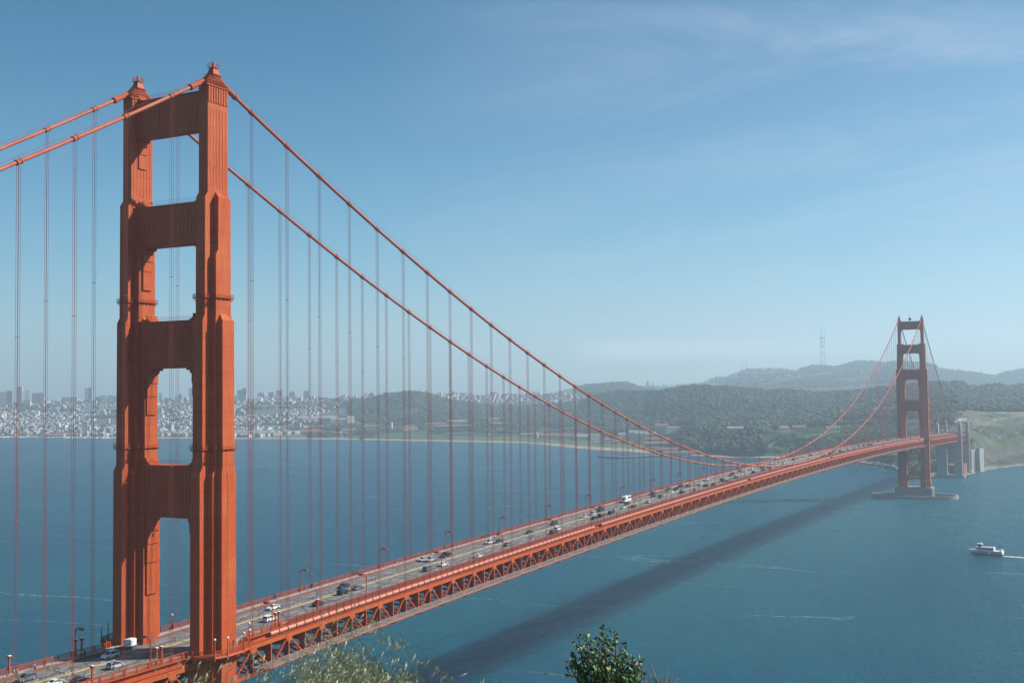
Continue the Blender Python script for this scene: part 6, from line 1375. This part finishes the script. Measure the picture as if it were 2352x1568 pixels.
def stalk(px, D, tip_y, lean, heads=True, blade=False):
    d = ray(px, 1500.0); hd = math.hypot(d[0], d[1]); x = CAM[0]+d[0]/hd*D; y = CAM[1]+d[1]/hd*D; zt_ = zat(px, tip_y, D); z0 = hz_at(x, y)-.02; h = max(.12, zt_-z0)
    ln_ = wind*lean*h; base = Vector((x, y, z0))-ln_; side = RTv; pts = []
    for k in range(9):
        t_ = k/8; pts.append(base-ln_*.0+ln_*(t_**2.2)+Vector((0, 0, h*(t_-.10*t_**4*abs(lean)))))
    ribbon(gb, pts, .0038 if not blade else .008, side)
    if heads:
        for k in range(rnd.randint(9, 20)):
            t_ = rnd.uniform(.58, 1.0); i = min(7, int(t_*8)); f = t_*8-i; c = pts[i].lerp(pts[i+1], f); off = (wind*rnd.uniform(-.1, .9)+FWv*rnd.uniform(-.4, .4)).normalized()*rnd.uniform(.015, .075)*(1.25-t_*.8)
            q = c+off+Vector((0, 0, rnd.uniform(-.005, .02))); ribbon(gb, [c, c+off*.5+Vector((0, 0, .014)), q], .0014, side)
            dd = (wind*rnd.uniform(.1, .8)+Vector((0, 0, -rnd.uniform(.25, .9)))+FWv*rnd.uniform(-.3, .3)).normalized()
            husk(gh, q, dd, rnd.uniform(.020, .032), rnd.uniform(.0028, .0045))
def env(px):   # skyline of the grass mass in picture rows
    return float(np.interp(px, [0, 60, 120, 260, 400, 480, 560, 640, 700, 760, 820, 880, 930, 1000, 1080, 1140], [1530, 1560, 1600, 1580, 1545, 1560, 1560, 1510, 1440, 1425, 1445, 1470, 1500, 1550, 1590, 1610]))
for k in range(1700):
    px = rnd.triangular(560, 1060, 790) if rnd.random() < .93 else rnd.uniform(420, 1090); D = rnd.uniform(2.6, 5.2); e = env(px)+rnd.triangular(-10, 150, 60)
    stalk(px, D, e, rnd.uniform(.15, .75), rnd.random() < .78)
for k in range(700):
    px = rnd.triangular(560, 1060, 780); D = rnd.uniform(2.6, 4.8); stalk(px, D, env(px)+rnd.uniform(50, 150), rnd.uniform(.3, 1.2), False, True)
for k in range(90):
    px = rnd.uniform(400, 700); D = rnd.uniform(2.6, 4.5); stalk(px, D, rnd.uniform(1500, 1590), rnd.uniform(-.3, .5), rnd.random() < .5, rnd.random() < .4)
for (px, ty, ln_) in [(960, 1440, .45), (1010, 1500, .4), (1070, 1470, .5), (1050, 1520, .5), (775, 1340, .25), (745, 1350, .35), (800, 1380, .3), (850, 1370, .35), (900, 1400, .45), (1090, 1545, .4), (720, 1385, .5), (870, 1420, .3), (835, 1350, .4), (925, 1425, .3), (345, 1462, .3), (420, 1500, .2), (170, 1490, .3), (120, 1500, .2), (40, 1480, .5), (15, 1520, .4), (70, 1540, .3), (145, 1530, .2), (560, 1430, .3), (520, 1480, .4), (600, 1450, .3), (640, 1440, .35)]:
    for _ in range(2): stalk(px+rnd.uniform(-12, 12), rnd.uniform(2.8, 3.8), ty+rnd.uniform(-10, 15), ln_)
g1 = gb.build('wild_oat_grass', G1); tag(g1, 'tall wind blown wild oat grass on the near hillside', 'grass', kind='stuff')
g2 = gh.build('oat_husks', G2, g1)
tag(g2, kind='stuff')
# shrub with oval leaves
LM = bpy.data.materials.new('shrub_leaf'); LM.use_nodes = True; t = LM.node_tree; p = t.nodes['Principled BSDF']; g = N(t, 'ShaderNodeNewGeometry')
t.links.new(ramp(t, g.outputs['Random Per Island'], [(0, (.018, .055, .012)), (.55, (.045, .12, .025)), (.85, (.10, .19, .05)), (.975, (.22, .20, .05)), (1, (.30, .12, .05))]), p.inputs['Base Color']); p.inputs['Roughness'].default_value = .5; p.inputs['Specular IOR Level'].default_value = .4
TW = mat('twig_bark', (.085, .055, .045), .8); TWG = mat('dead_twig', (.22, .18, .15), .85)
Ds = 6.2; sh = empty('coastal_shrub', tuple(along(1400, 1640, Ds)-np.array([0, 0, .5])))
so_ = Vector(sh.location); leaves = MB(); stems = MB()
def P3(px, py, dd=0.0): return Vector(along(px, py, Ds+dd))-so_
root = P3(1405, 1660)
TIPS = [(1385, 1445, 0), (1345, 1462, .05), (1322, 1478, 0), (1370, 1470, .1), (1412, 1455, -.05), (1318, 1505, 0), (1335, 1490, -.1), (1400, 1490, 0), (1425, 1480, .1), (1440, 1505, 0), (1310, 1520, .1), (1350, 1510, -.1), (1375, 1515, .12), (1420, 1520, -.1), (1455, 1510, .05), (1470, 1515, 0), (1465, 1535, .1), (1445, 1530, -.08), (1395, 1540, -.15), (1365, 1545, 0), (1345, 1550, .1), (1340, 1560, -.05), (1316, 1512, 0), (1308, 1528, .05), (1330, 1470, 0), (1338, 1520, 0), (1328, 1548, 0), (1425, 1550, .08), (1460, 1558, -.1), (1475, 1548, .05), (1385, 1565, .1), (1410, 1570, -.1), (1440, 1575, 0), (1360, 1580, .05), (1325, 1535, .1), (1435, 1495, -.1), (1358, 1488, .12), (1388, 1470, .08), (1405, 1510, .1), (1452, 1545, .1), (1375, 1500, -.12)]
for (tx, ty, dd) in TIPS:
    tip = P3(tx, ty, dd); mid_ = root.lerp(tip, .55)+RTv*rnd.uniform(-.03, .03)+Vector((0, 0, -.02)); stems.tube([root, mid_, tip], [.010, .006, .003], 5)
    for k in range(46):
        t_ = rnd.uniform(.35, 1.03); c = (mid_.lerp(tip, (t_-.45)/.55) if t_ > .45 else mid_)+Vector((rnd.gauss(0, .012), rnd.gauss(0, .012), rnd.gauss(0, .010))); th_ = rnd.uniform(0, 6.28); up_ = rnd.uniform(.1, 1.2)
        d_ = Vector((math.cos(th_), math.sin(th_), up_)).normalized(); ln_ = rnd.uniform(.018, .034); wd_ = ln_*.25; a = d_.cross(Vector((rnd.uniform(-1, 1), rnd.uniform(-1, 1), .4))).normalized(); nn = d_.cross(a).normalized()
        o0 = c; pts_ = [o0, o0+d_*ln_*.3+a*wd_, o0+d_*ln_*.65+a*wd_*.95, o0+d_*ln_, o0+d_*ln_*.65-a*wd_*.95, o0+d_*ln_*.3-a*wd_]; ctr = o0+d_*ln_*.5-nn*ln_*.07
        leaves.add(pts_+[ctr], [(0, 1, 6), (1, 2, 6), (2, 3, 6), (3, 4, 6), (4, 5, 6), (5, 0, 6)])
stems.build('branches', TW, sh); lv = leaves.build('foliage', LM, sh); tag(sh, 'leafy green coastal shrub poking up at the bottom edge', 'shrub')
dt = MB(); so_ = Vector((0, 0, 0)); rb = P3(1500, 1660)
for (tx, ty) in [(1478, 1530), (1495, 1520), (1492, 1545), (1520, 1545), (1535, 1530), (1510, 1560), (1545, 1548), (1560, 1555), (1530, 1565), (1482, 1560)]:
    tip = P3(tx, ty, rnd.uniform(-.1, .1)); m_ = rb.lerp(tip, .6)+RTv*rnd.uniform(-.04, .04); dt.tube([rb, m_, tip], [.007, .005, .002], 5); dt.tube([m_, m_.lerp(tip, .5)+RTv*rnd.uniform(-.04, .04)+Vector((0, 0, .03))], [.003, .0015], 4)
tag(dt.build('dead_twigs', TWG), 'bare grey brown twigs beside the leafy shrub', 'twigs')

# ------------------------------------------------------------------ woods grow everywhere except in front of the buildings
EX = np.array(EXC)      # bearing, distance, half width, depth towards the viewer
def clear_of(q, a, u):
    D = np.hypot(q[:, 0]-CAM[0], q[:, 1]-CAM[1]); ok = np.ones(len(q), bool)
    for (ea, ed, hw, dp) in EX: ok &= ~((np.abs(a-ea)*D < hw+5) & (D > ed-dp) & (D < ed+14))
    return ok
wood('forest', 'dark eucalyptus and cypress woods covering the hills behind the far shore', [
    (1370, 2420, 620, 1750, 14500, 8.5, 15, cl_(-.3)), (1500, 2420, 1750, 2100, 1800, 9, 14, None),
    (1565, 1760, 60, 420, 1500, 8, 18, None), (1600, 1900, 420, 640, 1300, 8, 15, cl_(-.1)), (1900, 2180, 430, 640, 800, 7, 10, cl_(.0)),
    (800, 1400, 850, 1650, 7200, 8.5, 13, cl_(-.16)), (560, 1560, 330, 900, 2600, 7, 10, cl_(.02)), (800, 1000, 1300, 1600, 700, 9, 14, None),
    (1321, 1480, 2700, 3700, 2200, 11, 14, None), (150, 560, 560, 1300, 900, 7, 11, cl_(.03)), (-300, 800, 1300, 1900, 1300, 7, 11, cl_(.0)), (470, 860, 10, 1000, 900, 7, 11, cl_(.0)), (-300, 480, 30, 1300, 900, 6, 11, cl_(.04)),
    (1840, 2420, 4700, 5500, 3600, 13, 20, cl_(-.25)), (1600, 2420, 3200, 4700, 3000, 14, 14, cl_(-.05))], LEAF)
wood('scrub', 'low green scrub and bushes over the coastal bluffs by the far shore', [
    (1690, 2180, 60, 440, 3600, 4.0, 4.5, cl_(-.12)), (1480, 1620, 40, 300, 260, 4, 4, cl_(0)), (1000, 1500, 240, 460, 900, 4.5, 4.5, cl_(-.02)), (2180, 2420, 160, 840, 1100, 2.6, 1.8, cl_(.04))], LEAFB, 2)


# ------------------------------------------------------------------ sea haze
mb = MB(); mb.box(-9500, 2500, -700, 9700, -12, 560)
hz = bpy.data.materials.new('haze_air'); hz.use_nodes = True; t = hz.node_tree; t.nodes.clear()
pv = N(t, 'ShaderNodeVolumePrincipled'); om = N(t, 'ShaderNodeOutputMaterial'); t.links.new(pv.outputs[0], om.inputs['Volume'])
pv.inputs['Color'].default_value = (.60, .80, .95, 1); pv.inputs['Density'].default_value = 1.28e-4; pv.inputs['Anisotropy'].default_value = .25
tag(mb.build('haze', hz), 'thin pale sea haze over the whole bay', 'haze', kind='stuff')
